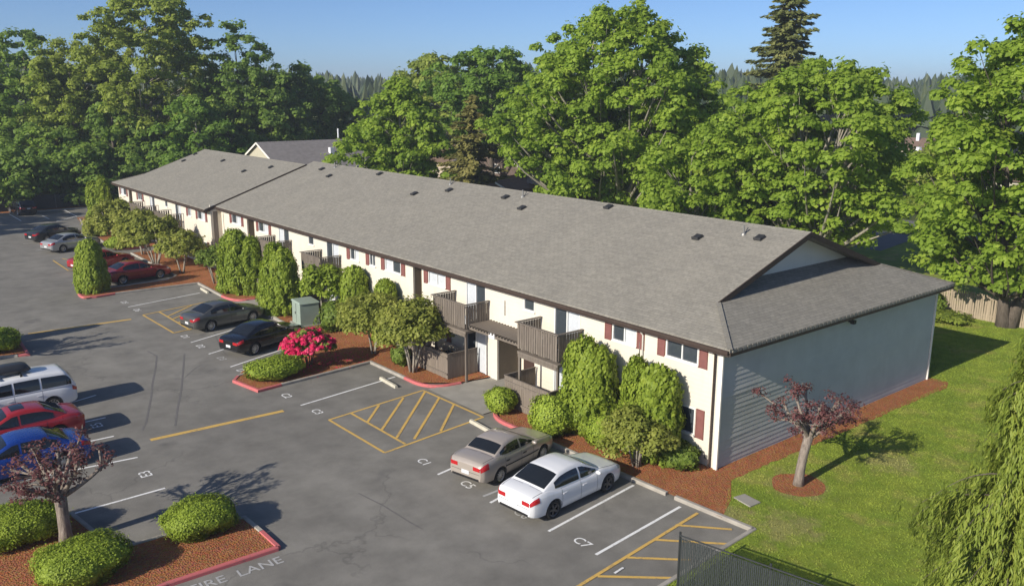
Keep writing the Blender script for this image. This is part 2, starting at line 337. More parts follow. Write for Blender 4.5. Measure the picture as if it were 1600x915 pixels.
def clump_leaves(cl, rc, per, r, flat=0.7, shell=0.5, upb=0.4, jit=0.27):
    Cn = len(cl); d = unit(r.normal(size=(Cn*per, 3))); d[:, 2] = np.where(d[:, 2] < -0.35, -d[:, 2], d[:, 2])
    rr = np.repeat(rc, per)[:, None]*(shell+(1-shell)*r.random((Cn*per, 1))**0.6)
    pos = np.repeat(cl, per, 0) + d*rr*np.array([1, 1, flat]); nrm = d*0.75+np.array([0, 0, upb])+r.normal(size=(Cn*per, 3))*jit
    stray = r.random((Cn*per, 1)) < 0.16; pos = pos+np.where(stray, d*np.repeat(rc, per)[:, None]*0.45*r.random((Cn*per, 1))+np.array([0, 0, 0.12])*np.repeat(rc, per)[:, None], 0)
    tint = np.repeat(r.normal(0.5, 0.15, Cn), per)
    return pos, nrm, tint
def bez(a, b, c, n): return [tuple((1-t)**2*np.array(a)+2*t*(1-t)*np.array(b)+t*t*np.array(c)) for t in np.linspace(0, 1, n)]

def broadleaf(name, label, cat, loc, h, rad, mat, bark, seed, z0=0.15, ncl=200, per=80, leaf=0.42, rc=(0.8, 1.5), trunks=1, tr=0.3, group=None, shape=0.6, lobe=0.25, peak=0.55, lean=0.0, limbs=0.22, squash=1.0, spread=0.2, inner=0.35, fine=0.5):
    r = np.random.default_rng(seed); root = thing(name, label, cat, loc, 0, group)
    hh = r.random(ncl*4); th = r.random(ncl*4)*2*math.pi; ph = r.random(4)*6.28
    prof = np.where(hh < peak, (0.30+0.70*np.sin(hh/peak*math.pi/2)), np.cos((hh-peak)/(1-peak)*math.pi/2*0.97))**shape
    keep = r.random(ncl*4) < prof**1.3; hh, th, prof = hh[keep][:ncl], th[keep][:ncl], prof[keep][:ncl]; n = len(hh)
    lob = 1+lobe*np.sin(3*th+ph[0]+5*hh)+lobe*0.6*np.sin(5*th+ph[1]-8*hh)+lobe*0.4*r.normal(size=n)
    R = rad*prof*(inner+(1-inner)*r.random(n)**0.45)*lob
    cz = h*(z0+(1-z0)*hh*0.97)
    cl = np.stack([R*np.cos(th)+lean*cz, R*np.sin(th)*squash, cz], 1); rcl = rc[0]+(rc[1]-rc[0])*r.random(n)*(0.55+0.45*(1-hh))
    dn_ = 1.2 if mat is not M['forest'] else 0.8; leaf *= 0.86 if dn_ > 1 else 1.0; pos, nrm, ti = clump_leaves(cl, rcl, int(per*dn_), r, shell=fine)
    pos[:, 2] = np.maximum(pos[:, 2], 0.15)
    leaf_mesh('crown', pos, nrm, leaf*(0.7+0.6*r.random(len(pos))), mat, root, r=r, tint=ti)
    mb = MB(); tops = []
    for k in range(trunks):
        a = 2*math.pi*k/trunks+ph[2]; s = 0.0 if trunks == 1 else spread
        b0 = np.array([math.cos(a), math.sin(a), 0])*tr*(0.32 if trunks > 1 else 0)
        tip = np.array([math.cos(a)*rad*s*1.6+lean*h*0.8, math.sin(a)*rad*s*1.6, h*(0.86-0.1*r.random()*(trunks > 1))])
        mid = b0*1.2+np.array([math.cos(a)*rad*s*0.45, math.sin(a)*rad*s*0.45, h*0.42])+r.normal(size=3)*0.03*h*np.array([1, 1, 0])
        P = bez(b0-np.array([0, 0, 0.2]), mid, tip, 9); rr = tr/(trunks**0.5)
        mb.tube(P, [rr*(1.6 if i == 0 else 1.0)*(1-i/8.0)**0.8+0.03 for i in range(9)], 9); tops.append(P)
    mb.build('trunk', bark, root, True)
    lb = MB(); pick = r.choice(n, max(4, int(n*limbs)), replace=False)
    for i in pick:
        c = cl[i]; P = tops[min(range(len(tops)), key=lambda k: np.linalg.norm(np.array(tops[k][4])[:2]-c[:2]))]
        dist = math.hypot(c[0]-lean*c[2], c[1]); zt = max(h*z0*0.6, c[2]-0.75*dist-0.4)
        q = np.array(min(P, key=lambda p: abs(p[2]-zt))); zf = 1-q[2]/h
        r0 = max(0.035, tr*0.42*zf*(0.5+0.5*r.random())); m = (q+c)/2+np.array([0, 0, -0.12*dist])+r.normal(size=3)*0.07*dist
        lb.tube(bez(q, m, c, 5), [r0, r0*0.8, r0*0.6, r0*0.4, 0.02], 5, False)
    lb.build('limbs', bark, root, True)
    return root
def conifer(name, label, loc, h, rad, mat, bark, seed, z0=0.1, whorl=0.55, nb=7, leaf=0.32, dens=16, droop=0.35, gap=0.15, power=0.8, group=None, width=0.16, cat='tree'):
    r = np.random.default_rng(seed); root = thing(name, label, cat, loc, 0, group)
    PP, NN, AX, TT = [], [], [], []; mb = MB(); z = h*z0
    while z < h*0.985:
        hf = (z-h*z0)/(h*(1-z0)); L0 = rad*((1-hf)**power)*(0.35+0.65*min(1, (hf+0.05)*6)); a0 = r.random()*6.28
        for k in range(nb):
            if r.random() < gap: continue
            a = a0+6.283*k/nb+r.normal()*0.4; L = max(0.25, L0*(0.45+0.68*r.random())); n = max(8, int(dens*L)); t = r.random(n)**0.75
            dr = droop*(0.7+0.6*r.random())*(1.1-hf*0.8); lat = (r.random(n)-0.5)*2*(width*L*(1.15-t)+0.06)
            x = L*t; zz = z+0.12*L*t-dr*L*t*t+dr*0.5*L*t**4-np.abs(lat)*0.35+r.normal(size=n)*0.06
            zz = zz+r.normal()*0.2; PP.append(np.stack([x*math.cos(a)-lat*math.sin(a), x*math.sin(a)+lat*math.cos(a), zz], 1))
            NN.append(np.stack([math.cos(a)*0.3+r.normal(size=n)*0.35, math.sin(a)*0.3+r.normal(size=n)*0.35, np.full(n, 0.8)], 1))
            AX.append(np.stack([math.cos(a)-lat*math.sin(a)*1.2, math.sin(a)+lat*math.cos(a)*1.2, np.full(n, -0.35)], 1)); TT.append(np.full(n, r.normal(0.5, 0.12)))
            if L > 0.8: mb.tube([(0, 0, z), (L*0.5*math.cos(a), L*0.5*math.sin(a), z+0.06*L-dr*L*0.25), (L*0.85*math.cos(a), L*0.85*math.sin(a), z+0.1*L-dr*L*0.72)], [0.03+0.008*L, 0.025, 0.01], 4, False)
        z += whorl*(0.75+0.5*r.random())
    P = np.concatenate(PP)
    leaf_mesh('crown', P, np.concatenate(NN), leaf*(0.7+0.6*r.random(len(P))), mat, root, np.concatenate(AX), 1.9, r, np.concatenate(TT))
    mb.tube([(0, 0, -0.2), (0, 0, h*0.5), (0, 0, h*0.99)], [h*0.018, h*0.011, 0.02], 8); mb.build('trunk', bark, root, True)
    return root
def plume_hedge(name, label, loc, h, rx, ry, mat, seed, tops=None, n=150, per=50, leaf=0.112, group=None, cat='shrub', flatk=9.0, base=0.0):
    """upright arborvitae: vertical plumes crowded over a rounded column"""
    r = np.random.default_rng(seed); root = thing(name, label, cat, loc, 0, group)
    tops = tops or [(0, 0, 1.0, 1.0)]
    A, Rr, core = [], [], MB()
    for dx, dy, hf, rf in tops:
        m = int(n*1.25*hf*rf/sum(t[2]*t[3] for t in tops)); H = h*hf
        u = r.random(m); th = r.random(m)*6.283; p = (1-u**flatk)**0.5*(0.80+0.2*np.sin(math.pi*np.minimum(u*1.3+0.2, 1))); p = np.maximum(p, 0.05)
        lob = 1+0.07*np.sin(4*th+r.random()*6)+0.05*r.normal(size=m)
        cap = r.random(m) < 0.16; q = np.where(cap, r.random(m)**0.5*0.8, 1.0); zz = np.where(cap, H*(1-0.30*q**3)-0.12, H*(0.03+0.94*u)); p = np.where(cap, q*0.85, p)
        A.append(np.stack([dx+rx*rf*p*lob*np.cos(th)*0.9, dy+ry*rf*p*lob*np.sin(th)*0.9, zz+base], 1)); Rr.append(0.12+0.10*r.random(m))
        core.lathe([(0.02, base)]+[((0.64*(1-(k/8.0)**flatk)**0.5+0.01), base+H*0.88*k/8.0) for k in range(9)], 12, 'z', (0, 0, 0))
        nv = 10*12
        for i in range(len(core.v)-nv, len(core.v)): v = core.v[i]; core.v[i] = (dx+v[0]*rx*rf, dy+v[1]*ry*rf, v[2])
    A = np.concatenate(A); Rr = np.concatenate(Rr)*min(1.25, max(0.7, rx))
    d = unit(r.normal(size=(len(A)*per, 3))); off = d*np.repeat(Rr, per)[:, None]*np.array([1, 1, 2.0])*(0.45+0.55*r.random((len(d), 1)))
    pos = np.repeat(A, per, 0)+off; rad = np.repeat(unit(A*np.array([1, 1, 0.0])+1e-4), per, 0)
    nrm = d*0.6+rad*0.45+r.normal(size=d.shape)*0.3+np.array([0, 0, 0.15]); ax = np.array([0, 0, 1.0])+rad*0.3+r.normal(size=d.shape)*0.25
    pos[:, 2] = np.maximum(pos[:, 2], 0.06)
    leaf_mesh('foliage', pos, nrm, leaf*(0.7+0.6*r.random(len(pos))), mat, root, ax, 1.7, r, np.repeat(r.normal(0.5, 0.12, len(A)), per))
    core.build('inner_foliage', mat, root, True)
    MB().tube([(0, 0, -0.1), (0.02, 0, h*0.4)], [0.09, 0.06], 7).build('stem', M['bark'], root)
    return root
def ball_shrub(name, label, loc, rx, ry, h, mat, seed, n=4200, leaf=0.085, rz=0.0, rough=0.07, sq=2.6, group=None, cat='shrub'):
    """clipped shrub: a tight skin of small leaves over a rounded block"""
    r = np.random.default_rng(seed); root = thing(name, label, cat, loc, rz, group)
    d = unit(r.normal(size=(n, 3))); ph = r.random(6)*6.28
    def R(d):
        s = (np.abs(d)**sq).sum(1)**(-1/sq)
        return s*(1+rough*np.sin(5*d[:, 0]+ph[0]+3*d[:, 2])+rough*np.sin(6*d[:, 1]+ph[1]-4*d[:, 2])+rough*0.6*np.sin(11*d[:, 0]+9*d[:, 1]+ph[2]))
    sc = np.array([rx, ry, h*0.5]); c = np.array([0, 0, h*0.5])
    pos = c+d*R(d)[:, None]*sc*(0.91+0.12*r.random((n, 1))+0.09*(r.random((n, 1)) < 0.07)); nrm = unit(d/sc)+r.normal(size=(n, 3))*0.28
    keep = pos[:, 2] > 0.02; lump = 0.5+0.16*np.sin(9*d[:, 0]+ph[3])*np.sin(8*d[:, 1]+ph[4])*np.sin(7*d[:, 2]+ph[5])
    leaf_mesh('foliage', pos[keep], nrm[keep], leaf*(0.7+0.6*r.random(keep.sum())), mat, root, None, 1.3, r, lump[keep])
    core = MB(); rows = []
    for i in range(9):
        a = -math.pi/2+math.pi*i/8; row = []
        for j in range(17):
            b = 2*math.pi*j/16; dd = np.array([[math.cos(a)*math.cos(b), math.cos(a)*math.sin(b), math.sin(a)]]); q = c+dd[0]*R(dd)[0]*sc*0.9; row.append(q)
        rows.append(row)
    core.grid(rows); core.build('inner_foliage', mat, root, True)
    MB().tube([(0, 0, -0.1), (0, 0, h*0.4)], [0.06, 0.04], 6).build('stem', M['bark'], root)
    return root
def umbrella_tree(name, label, loc, h, rad, mat, bark, seed, stems=4, ncl=46, per=120, leaf=0.12, z0=0.42, rc=(0.35, 0.6), cat='tree', tr=0.07, squash=1.0, group=None):
    """small pruned garden tree: several thin stems under a rounded cap"""
    r = np.random.default_rng(seed); root = thing(name, label, cat, loc, 0, group)
    n = ncl; th = r.random(n)*6.283; q = r.random(n)**0.5; dome = np.sqrt(np.maximum(0, 1-q*q*0.92))
    low = r.random(n)*0.55
    cz = h*z0+(h*(1-z0)-rc[1]*0.5)*dome*(1-low)
    cl = np.stack([rad*q*np.cos(th)*0.88, rad*q*np.sin(th)*0.88*squash, cz], 1); rcl = rc[0]+(rc[1]-rc[0])*r.random(n)
    pos, nrm, ti = clump_leaves(cl, rcl, per, r, 0.75, 0.45)
    leaf_mesh('crown', pos, nrm, leaf*(0.7+0.6*r.random(len(pos))), mat, root, r=r, tint=ti, aspect=1.6)
    mb = MB()
    for k in range(stems):
        a = 6.283*k/stems+r.random()*0.8; e = np.array([math.cos(a)*rad*0.5, math.sin(a)*rad*0.5*squash, h*0.72])
        P = bez((0.12*math.cos(a), 0.12*math.sin(a), -0.1), (e[0]*0.35+r.normal()*0.1, e[1]*0.35+r.normal()*0.1, h*0.38), e, 6)
        mb.tube(P, [tr*(1-0.14*i) for i in range(6)], 7)
        for j in range(2):
            c = cl[r.integers(n)]; mb.tube(bez(P[3], (np.array(P[3])+c)/2, c, 4), [tr*0.5, tr*0.4, tr*0.25, 0.01], 5, False)
    mb.build('trunk', bark, root, True); return root

# ================================================================== SETTING
def flat(name, pts, z, mat, parent=None, kind=None):
    o = MB().poly([(p[0], p[1], z) for p in pts]).build(name, mat, parent)
    if kind: o['kind'] = kind
    return o
# ground to the horizon
gb = MB(); n0 = 0; radii = [0, 60, 140, 300, 700, 1500, 3500]
gb.v.append((0, 20, -0.06))
for rr_ in radii[1:]:
    for k in range(40):
        a = 2*math.pi*k/40; gb.v.append((rr_*math.cos(a), 20+rr_*math.sin(a), -0.06))
for k in range(40): gb.f.append((0, 1+k, 1+(k+1) % 40))
for i in range(len(radii)-2):
    for k in range(40):
        a = 1+i*40+k; b = 1+i*40+(k+1) % 40; gb.f.append((a, a+40, b+40, b))
gb.build('ground', M['field'])['kind'] = 'structure'
lot = flat('parking_lot', [(-80, -3.95), (-60, -40), (-9, -40), (-9, -4.05), (-2.8, -3.7), (0.5, 9), (0.5, 96.5), (-80, 96.5)], 0.0, M['asphalt'], kind='structure')

# lawn and grass
lawn_poly = [(-8.9, -40), (58.0, -40), (58.0, 60), (17.0, 60), (17.0, 0.2), (-0.3, 0.2), (-0.3, -0.9), (-2.95, -2.55), (-2.78, -3.72), (-8.9, -4.18)]
lawn = flat('lawn', lawn_poly, 0.09, M['lawn'], kind='structure')

def pip(px, py, poly):
    ins = np.zeros(len(px), bool); n = len(poly); j = n-1
    for i in range(n):
        xi, yi = poly[i]; xj, yj = poly[j]
        c = ((yi > py) != (yj > py)) & (px < (xj-xi)*(py-yi)/((yj-yi) or 1e-9)+xi); ins ^= c; j = i
    return ins
# grass blades near the camera
N = 200000; gx = rng.uniform(-9, 32, N); gy = rng.uniform(-16, 5, N)
ok = pip(gx, gy, lawn_poly) & ~((gx > -0.3) & (gx < 17.2) & (gy > -0.95))
tree_ring = ((gx-1.35)/1.05)**2+((gy+2.75)/0.95)**2 < 1
ok &= ~tree_ring; gx, gy = gx[ok], gy[ok]; N = len(gx)
hh = 0.02+0.03*rng.random(N); az = rng.random(N)*6.283; V = np.empty((N, 3, 3)); w_ = 0.018+0.02*rng.random(N)
V[:, 0] = np.stack([gx-np.cos(az)*w_, gy-np.sin(az)*w_, np.full(N, 0.085)], 1); V[:, 1] = np.stack([gx+np.cos(az)*w_, gy+np.sin(az)*w_, np.full(N, 0.085)], 1)
V[:, 2] = np.stack([gx+rng.normal(0, 0.03, N), gy+rng.normal(0, 0.03, N), 0.09+hh], 1)
me = bpy.data.meshes.new('grass'); me.vertices.add(3*N); me.vertices.foreach_set('co', V.reshape(-1).astype(np.float32)); me.loops.add(3*N); me.loops.foreach_set('vertex_index', np.arange(3*N, dtype=np.int32))
me.polygons.add(N); me.polygons.foreach_set('loop_start', np.arange(0, 3*N, 3, dtype=np.int32)); me.polygons.foreach_set('loop_total', np.full(N, 3, dtype=np.int32)); me.update(calc_edges=True); me.materials.append(M['lawn'])
tag(link('grass', me), 'mown green grass on the lawn beside the end wall', 'grass', kind='stuff')

# planting beds and kerbs
def kerb(pts, mat, w=0.17, h=0.135, name='kerb', closed=False):
    P = [Vector((p[0], p[1], 0)) for p in pts]; mb = MB(); rings = []
    n = len(P)
    for i in range(n):
        d0 = (P[i]-P[i-1]).normalized() if i > 0 else (P[1]-P[0]).normalized(); d1 = (P[(i+1) % n]-P[i]).normalized() if i < n-1 else d0
        d = (d0+d1).normalized(); s = Vector((-d.y, d.x, 0)); k = 1.0/max(0.4, d.dot(d1))
        a = s*w*0.5*k
        rings.append([P[i]-a-Vector((0, 0, 0.05)), P[i]-a+Vector((0, 0, h-0.03)), P[i]-a*0.75+Vector((0, 0, h)), P[i]+a*0.75+Vector((0, 0, h)), P[i]+a+Vector((0, 0, h-0.03)), P[i]+a-Vector((0, 0, 0.05))])
    mb.grid(rings)
    mb.f.append(tuple(range(5, -1, -1))); e = len(mb.v)-6; mb.f.append(tuple(e+k for k in range(6)))
    o = mb.build(name, mat); o['kind'] = 'structure'; return o
def curve(pts, n=4):   # round a polyline's corners a little (Chaikin)
    P = [np.array(p, float) for p in pts]
    for _ in range(2):
        Q = [P[0]]
        for a, b in zip(P[:-1], P[1:]): Q += [a*0.75+b*0.25, a*0.25+b*0.75]
        P = Q+[P[-1]]
    return [tuple(p) for p in P]
def ragged(pts, amp=0.07, step=0.25):
    out = []
    for a, b in zip(pts, list(pts[1:])+[pts[0]]):
        n = max(1, int(math.dist(a, b)/step))
        for i in range(n): out.append((a[0]+(b[0]-a[0])*i/n+(rnd.uniform(-amp, amp) if i else 0), a[1]+(b[1]-a[1])*i/n+(rnd.uniform(-amp, amp) if i else 0)))
    return out
def ragged_line(pts): n = ragged(pts); return n[:len(n)-max(1, int(math.dist(pts[-1], pts[0])/0.25))]
def bed(pts, z=0.10):
    o = flat('planting_bed', pts, z, M['mulch']); o['kind'] = 'structure'; return o
px = lambda L: [G2(*p) for p in L]
# strip in front of the building, near part (kerb corner to the entry walk)
bed([(-3.02, 1.7), (-2.98, -2.55), (-1.6, -1.9), (-0.4, -1.0), *ragged_line([(0.0, -0.9), (8, -1.1), (17.0, -1.2)]), (17.6, -0.9), (17.6, 0.3), (0.3, 0.3), (0.3, 10.6), (-2.6, 10.6), (-3.35, 9.2)])
kerb([(-2.78, -3.72), (-2.96, -1.2), (-3.0, -0.5)], M['kerb']); kerb([(-3.02, -0.1), (-3.1, 1.7), (-3.32, 8.0)], M['kerb']); kerb([(-8.9, -4.12), (-5.5, -3.9), (-2.75, -3.72)], M['kerb'])
kerb(curve([(-3.33, 8.02), (-3.4, 9.6), (-2.6, 10.7), (-2.2, 11.0)]), M['red_kerb'], name='red_kerb')
# entry walk
flat('entry_walk', [(-3.45, 10.5), (0.9, 10.7), (1.6, 10.7), (1.6, 14.1), (0.0, 14.3), (-1.6, 14.6), (-3.5, 14.9)], 0.045, M['walk'], kind='structure')
# middle strip with the first planted tongue
tip = px([(366, 597), (404, 612)])
bed([(-3.45, 15.9), (-1.9, 14.6), (0.3, 14.3), (0.3, 34.9), (-3.75, 34.9), (-3.7, 24.3), (-5.5, 24.4), (-9.6, 23.2), tip[0], tip[1], G2(490, 590), (-3.55, 20.45)])
kerb(curve([(-1.75, 14.55), (-2.9, 14.75), (-3.5, 15.6), (-3.5, 17.0)]), M['red_kerb'], name='red_kerb'); kerb([(-3.5, 17.02), (-3.55, 20.4), G2(490, 590), G2(440, 602.5)], M['kerb'])
kerb([G2(439, 602.8), tip[1], tip[0], G2(372, 590)], M['red_kerb'], name='red_kerb'); kerb([G2(372.5, 589.8), (-5.5, 24.4), (-3.7, 24.25), (-3.75, 34.9)], M['kerb'])
# second entry walk and next strip with the second tongue
flat('entry_walk', [(-4.0, 35.0), (0.2, 35.0), (0.2, 38.0), (-4.1, 38.1)], 0.045, M['walk'], kind='structure')
t2 = px([(122, 460), (132, 468)])
bed([(-3.9, 38.6), (-3.2, 38.1), (0.3, 38.1), (0.3, 49), (-0.7, 50), (-0.7, 61.5), (-4.2, 61.5), (-4.3, 49.3), G2(262, 438.5), G2(185, 449.5), t2[0], t2[1], G2(220, 453), G2(310, 443.5)])
kerb(curve([(-2.6, 38.15), (-3.6, 38.25), (-4.0, 39.2), (-4.05, 40.4)]), M['red_kerb'], name='red_kerb'); kerb([(-4.05, 40.42), G2(310, 443.5), G2(180, 460)], M['kerb'])
kerb(curve([G2(181, 459.8), t2[1], t2[0], G2(126, 457)]), M['red_kerb'], name='red_kerb'); kerb([G2(126.5, 456.8), G2(185, 449.5), G2(262, 438.5), (-4.3, 49.3), (-4.2, 61.5)], M['kerb'])
bed([(-4.6, 64.0), (-0.7, 64.0), (-0.7, 77), (6, 77), (6, 88), (-2.6, 88), (-4.2, 76)]); kerb(curve([(-2.4, 63.9), (-4.3, 64.0), (-4.7, 65.0)]), M['red_kerb'], name='red_kerb'); kerb([(-4.7, 65.02), (-4.3, 76), (-2.6, 86.5), (3, 90.5), (3.2, 96.4)], M['kerb'])
# left planted tongue with the clipped shrubs and the pruned tree
LB = [(-30, 4.3)] + px([(262, 915), (436, 858), (382, 812), (278, 834), (206, 855), (146, 834), (113, 806)]) + [(-30, 12.2)]
bed(LB)
kerb([(-30, 4.3), G2(262, 915), G2(434, 858.5)], M['red_kerb'], name='red_kerb'); kerb([G2(435, 858), G2(409, 834)], M['red_kerb'], name='red_kerb'); kerb([G2(408.5, 833.5), G2(382, 811.5), G2(278, 834), G2(206, 855), G2(147, 834), G2(113, 806), (-24.2, 13.0), (-24.4, 25.5)], M['kerb'])
bed([(-24.5, 12.6), (-34, 12.6), (-34, 31), (-24.5, 31)])
# far left tongue
LT = px([(-120, 571), (44, 555), (30, 534), (-40, 528)])
bed(LT); kerb([LT[0], G2(28, 557)], M['kerb']); kerb([G2(29, 556.8), G2(44, 555), G2(30, 534)], M['red_kerb'], name='red_kerb'); kerb([G2(29.5, 533.4), LT[3]], M['kerb'])
bed([(-80, 97.6), (30, 97.6), (30, 112), (-80, 112)], 0.03); kerb([(-80, 97.2), (4.2, 96.6)], M['kerb'])
# mulch ring round the young tree on the lawn
ring = [(1.35+1.05*math.cos(a)*(1+0.05*math.sin(5*a)), -2.75+0.95*math.sin(a)*(1+0.05*math.cos(4*a)), 0.10) for a in np.linspace(0, 2*math.pi, 28, endpoint=False)]
o = MB().poly(ring).build('mulch_ring', M['mulch']); o['kind'] = 'structure'
rngp = [(G2(1146, 781)), G2(1163, 776), G2(1188, 789), G2(1172, 796)]
MB().slab([(p[0], p[1], 0.135) for p in rngp], 0.1).build('ground_hatch', M['walk']); tag(bpy.data.objects['ground_hatch'], 'flat grey concrete utility box lid set in the lawn', 'hatch')

# ------------------------------------------------------------------ painted markings (parts of the lot)
def ribbon(a, b, w, mat, name, z=0.006):
    a = Vector((a[0], a[1], z)); b = Vector((b[0], b[1], z)); d = (b-a).normalized(); s = Vector((-d.y, d.x, 0))*w/2; n = max(2, int((b-a).length/0.5)); L, R = [], []
    for i in range(n+1):
        p = a.lerp(b, i/n); j = rnd.uniform(-0.006, 0.006); L.append(p+s*(1+j*4)); R.append(p-s*(1-j*4))
    o = MB().grid([R, L]).build(name, mat, lot); return o
for a, b, k in [((857, 829.5), (990, 757.5), 0), ((931, 866), (1063, 791), 0), ((766, 785), (900, 713), 0), ((684, 741), (800, 690), 0), ((470, 633), (617, 588.5), 0),
                ((298, 535), (400, 504), 0), ((326, 553), (420, 523), 0), ((360, 573), (455, 541), 0), ((200, 479.5), (312, 457.5), 0), ((755, 775), (785, 763), 1),
                ((0, 757), (215, 714), 0), ((113, 802.5), (258, 762), 0), ((60, 706), (178, 681), 0), ((60, 675), (165, 652), 0), ((100, 632), (150, 617), 0),
                ((88, 346), (118, 338), 0), ((66, 337), (77, 342), 0), ((12, 333), (33, 345), 0), ((93, 324), (120, 338), 0), ((36, 381), (60, 378), 1), ((55, 392), (75, 388), 1)]:
    ribbon(G2(*a), G2(*b), 0.11, M['faint_paint' if k else 'white_paint'], 'stall_line')
for a, b in [((235, 687), (443, 641.5)), ((44, 521.5), (205, 498.5))]: ribbon(G2(*a), G2(*b), 0.27, M['yellow_paint'], 'aisle_line')
hz_i = 0.0075
z7 = lambda x, y: (280+x/3.268, 440+y/3.268)
z8 = lambda x, y: (160+x/4.575, 400+y/4.575)
z9 = lambda x, y: (880+x/3.81, 720+y/3.81)
for a, b in [((514, 655.7), (661, 609.5)), ((661, 609.5), (755, 651.5)), ((755, 651.5), (601, 707)), ((601, 707), (514, 655.7)), ((547.7, 645), (633.4, 693.5)),
             (z7(1020, 630), z7(960, 718)), (z7(1145, 592), z7(1035, 755)), (z7(1255, 562), z7(1110, 797)), (z7(1328, 592), z7(1200, 803)), (z7(1405, 622), z7(1335, 763)),
             (z8(290, 422), z8(510, 550)), (z8(405, 398), z8(625, 528)), (z8(290, 422), z8(820, 312)), (z8(465, 432), z8(640, 352)), (z8(505, 450), z8(810, 322)), (z8(545, 475), z8(640, 432)), (z8(820, 312), z8(940, 332)), (z8(510, 550), z8(640, 520)),
             ((900, 918), (1090, 801.5)), (z9(670, 382), z9(1005, 408)), (z9(540, 469), z9(1020, 497)), (z9(380, 575), z9(760, 590)), (z9(205, 687), z9(760, 700)), ((83, 407), (107, 423)), ((97, 404), (122, 409)), ((107, 423), (135, 419))]:
    hz_i += 0.0006; ribbon(G2(*a), G2(*b), 0.12, M['yellow_paint'], 'hatch_line', hz_i)
ribbon(G2(960, 896), G2(974, 887), 0.08, M['white_paint'], 'stall_line', 0.03)
# sealed cracks down the aisle
for P in [[(245, 556), (243, 575), (238, 600), (236, 622), (228, 660), (222, 672)], [(288, 553), (286, 580), (283, 610), (277, 640), (274, 665)], [(230, 548), (245, 556)]]:
    for a, b in zip(P[:-1], P[1:]): ribbon(G2(*a), G2(*b), 0.09, M['crack'], 'sealed_crack', 0.004)
for P in [[(288, 590), (305, 575), (318, 568)], [(289, 585), (320, 583), (338, 575)], [(560, 770), (600, 790), (640, 815), (660, 826)], [(335, 520), (345, 545), (356, 556)]]:
    for a, b in zip(P[:-1], P[1:]): ribbon(G2(*a), G2(*b), 0.05, M['crack'], 'sealed_crack', 0.004)
# lettering
def letter(txt, p, size, right, mat, name='stall_number', sx=1.0):
    cu = bpy.data.curves.new('t', 'FONT'); cu.body = txt; cu.size = size; cu.align_x = 'CENTER'; cu.align_y = 'CENTER'; cu.resolution_u = 3; cu.offset = 0.004
    t = bpy.data.objects.new('t', cu); C.objects.link(t); dg = bpy.context.evaluated_depsgraph_get(); me = bpy.data.meshes.new_from_object(t.evaluated_get(dg))
    bpy.data.objects.remove(t); me.materials.clear(); me.materials.append(mat); o = link(name, me, lot)
    o.location = (p[0], p[1], 0.009); o.rotation_euler = (0, 0, math.atan2(right[1], right[0])); o.scale = (sx, 1, 1); return o
dn = (0.0, -1.0)
for txt, p, m in [('C1', (662, 721.5), 'white_paint'), ('C5', (730, 757), 'white_paint'), ('C6', (815, 803), 'faint_paint'), ('C7', (909, 847), 'white_paint'), ('C2', (447, 618), 'white_paint'), ('C3', (495, 643), 'white_paint'),
                  ('D1', (289, 526), 'white_paint'), ('D2', (313, 541), 'white_paint'), ('D3', (346, 560), 'faint_paint'), ('D4', (377, 579.5), 'white_paint'), ('D5', (194, 472.5), 'white_paint'), ('D6', (214, 484.5), 'white_paint')]:
    letter(txt, G2(*p), 0.56, dn, M[m])
for txt, p in [('E3', (228, 740)), ('E5', (152, 664))]: letter(txt, G2(*p), 0.62, (0.0, 1.0), M['white_paint'])
fa, fb = np.array(G2(296, 922)), np.array(G2(442, 873)); dd = fb-fa
letter('FIRE  LANE', tuple((fa+fb)/2), 0.60, tuple(dd), M['faint_paint'], 'fire_lane_lettering', 1.0)
# concrete wheel stops
stops = [('near the yellow hatched bay below the planted tongue', (607, 599), (-0.06, -1)), ('behind the tan sedan beside the yellow hatched bay', (752, 668), (-0.06, -1)), ('in the empty bay beyond the grey sedan', (320, 455), (-0.06, -1)), ('in front of the grey sedan', (428, 497), (-0.06, -1))]
for i, (w, p, d) in enumerate(stops):
    c = G2(*p); rt = thing('wheel_stop', 'pale concrete wheel stop '+w, 'wheel stop', (c[0], c[1], 0.0), math.atan2(d[1], d[0]), 'concrete wheel stops')
    b = MB(); b.hexa([(-0.85, -0.09, 0), (0.85, -0.09, 0), (0.85, 0.09, 0), (-0.85, 0.09, 0), (-0.83, -0.06, 0.14), (0.83, -0.06, 0.14), (0.83, 0.06, 0.14), (-0.83, 0.06, 0.14)]); b.build('block', M['stop'], rt)
    for s in (-0.55, 0.55): MB().lathe([(0.015, 0.12), (0.022, 0.145), (0.0, 0.146)], 8, 'z', (s, 0, 0)).build('pin', M['pipe'], rt)

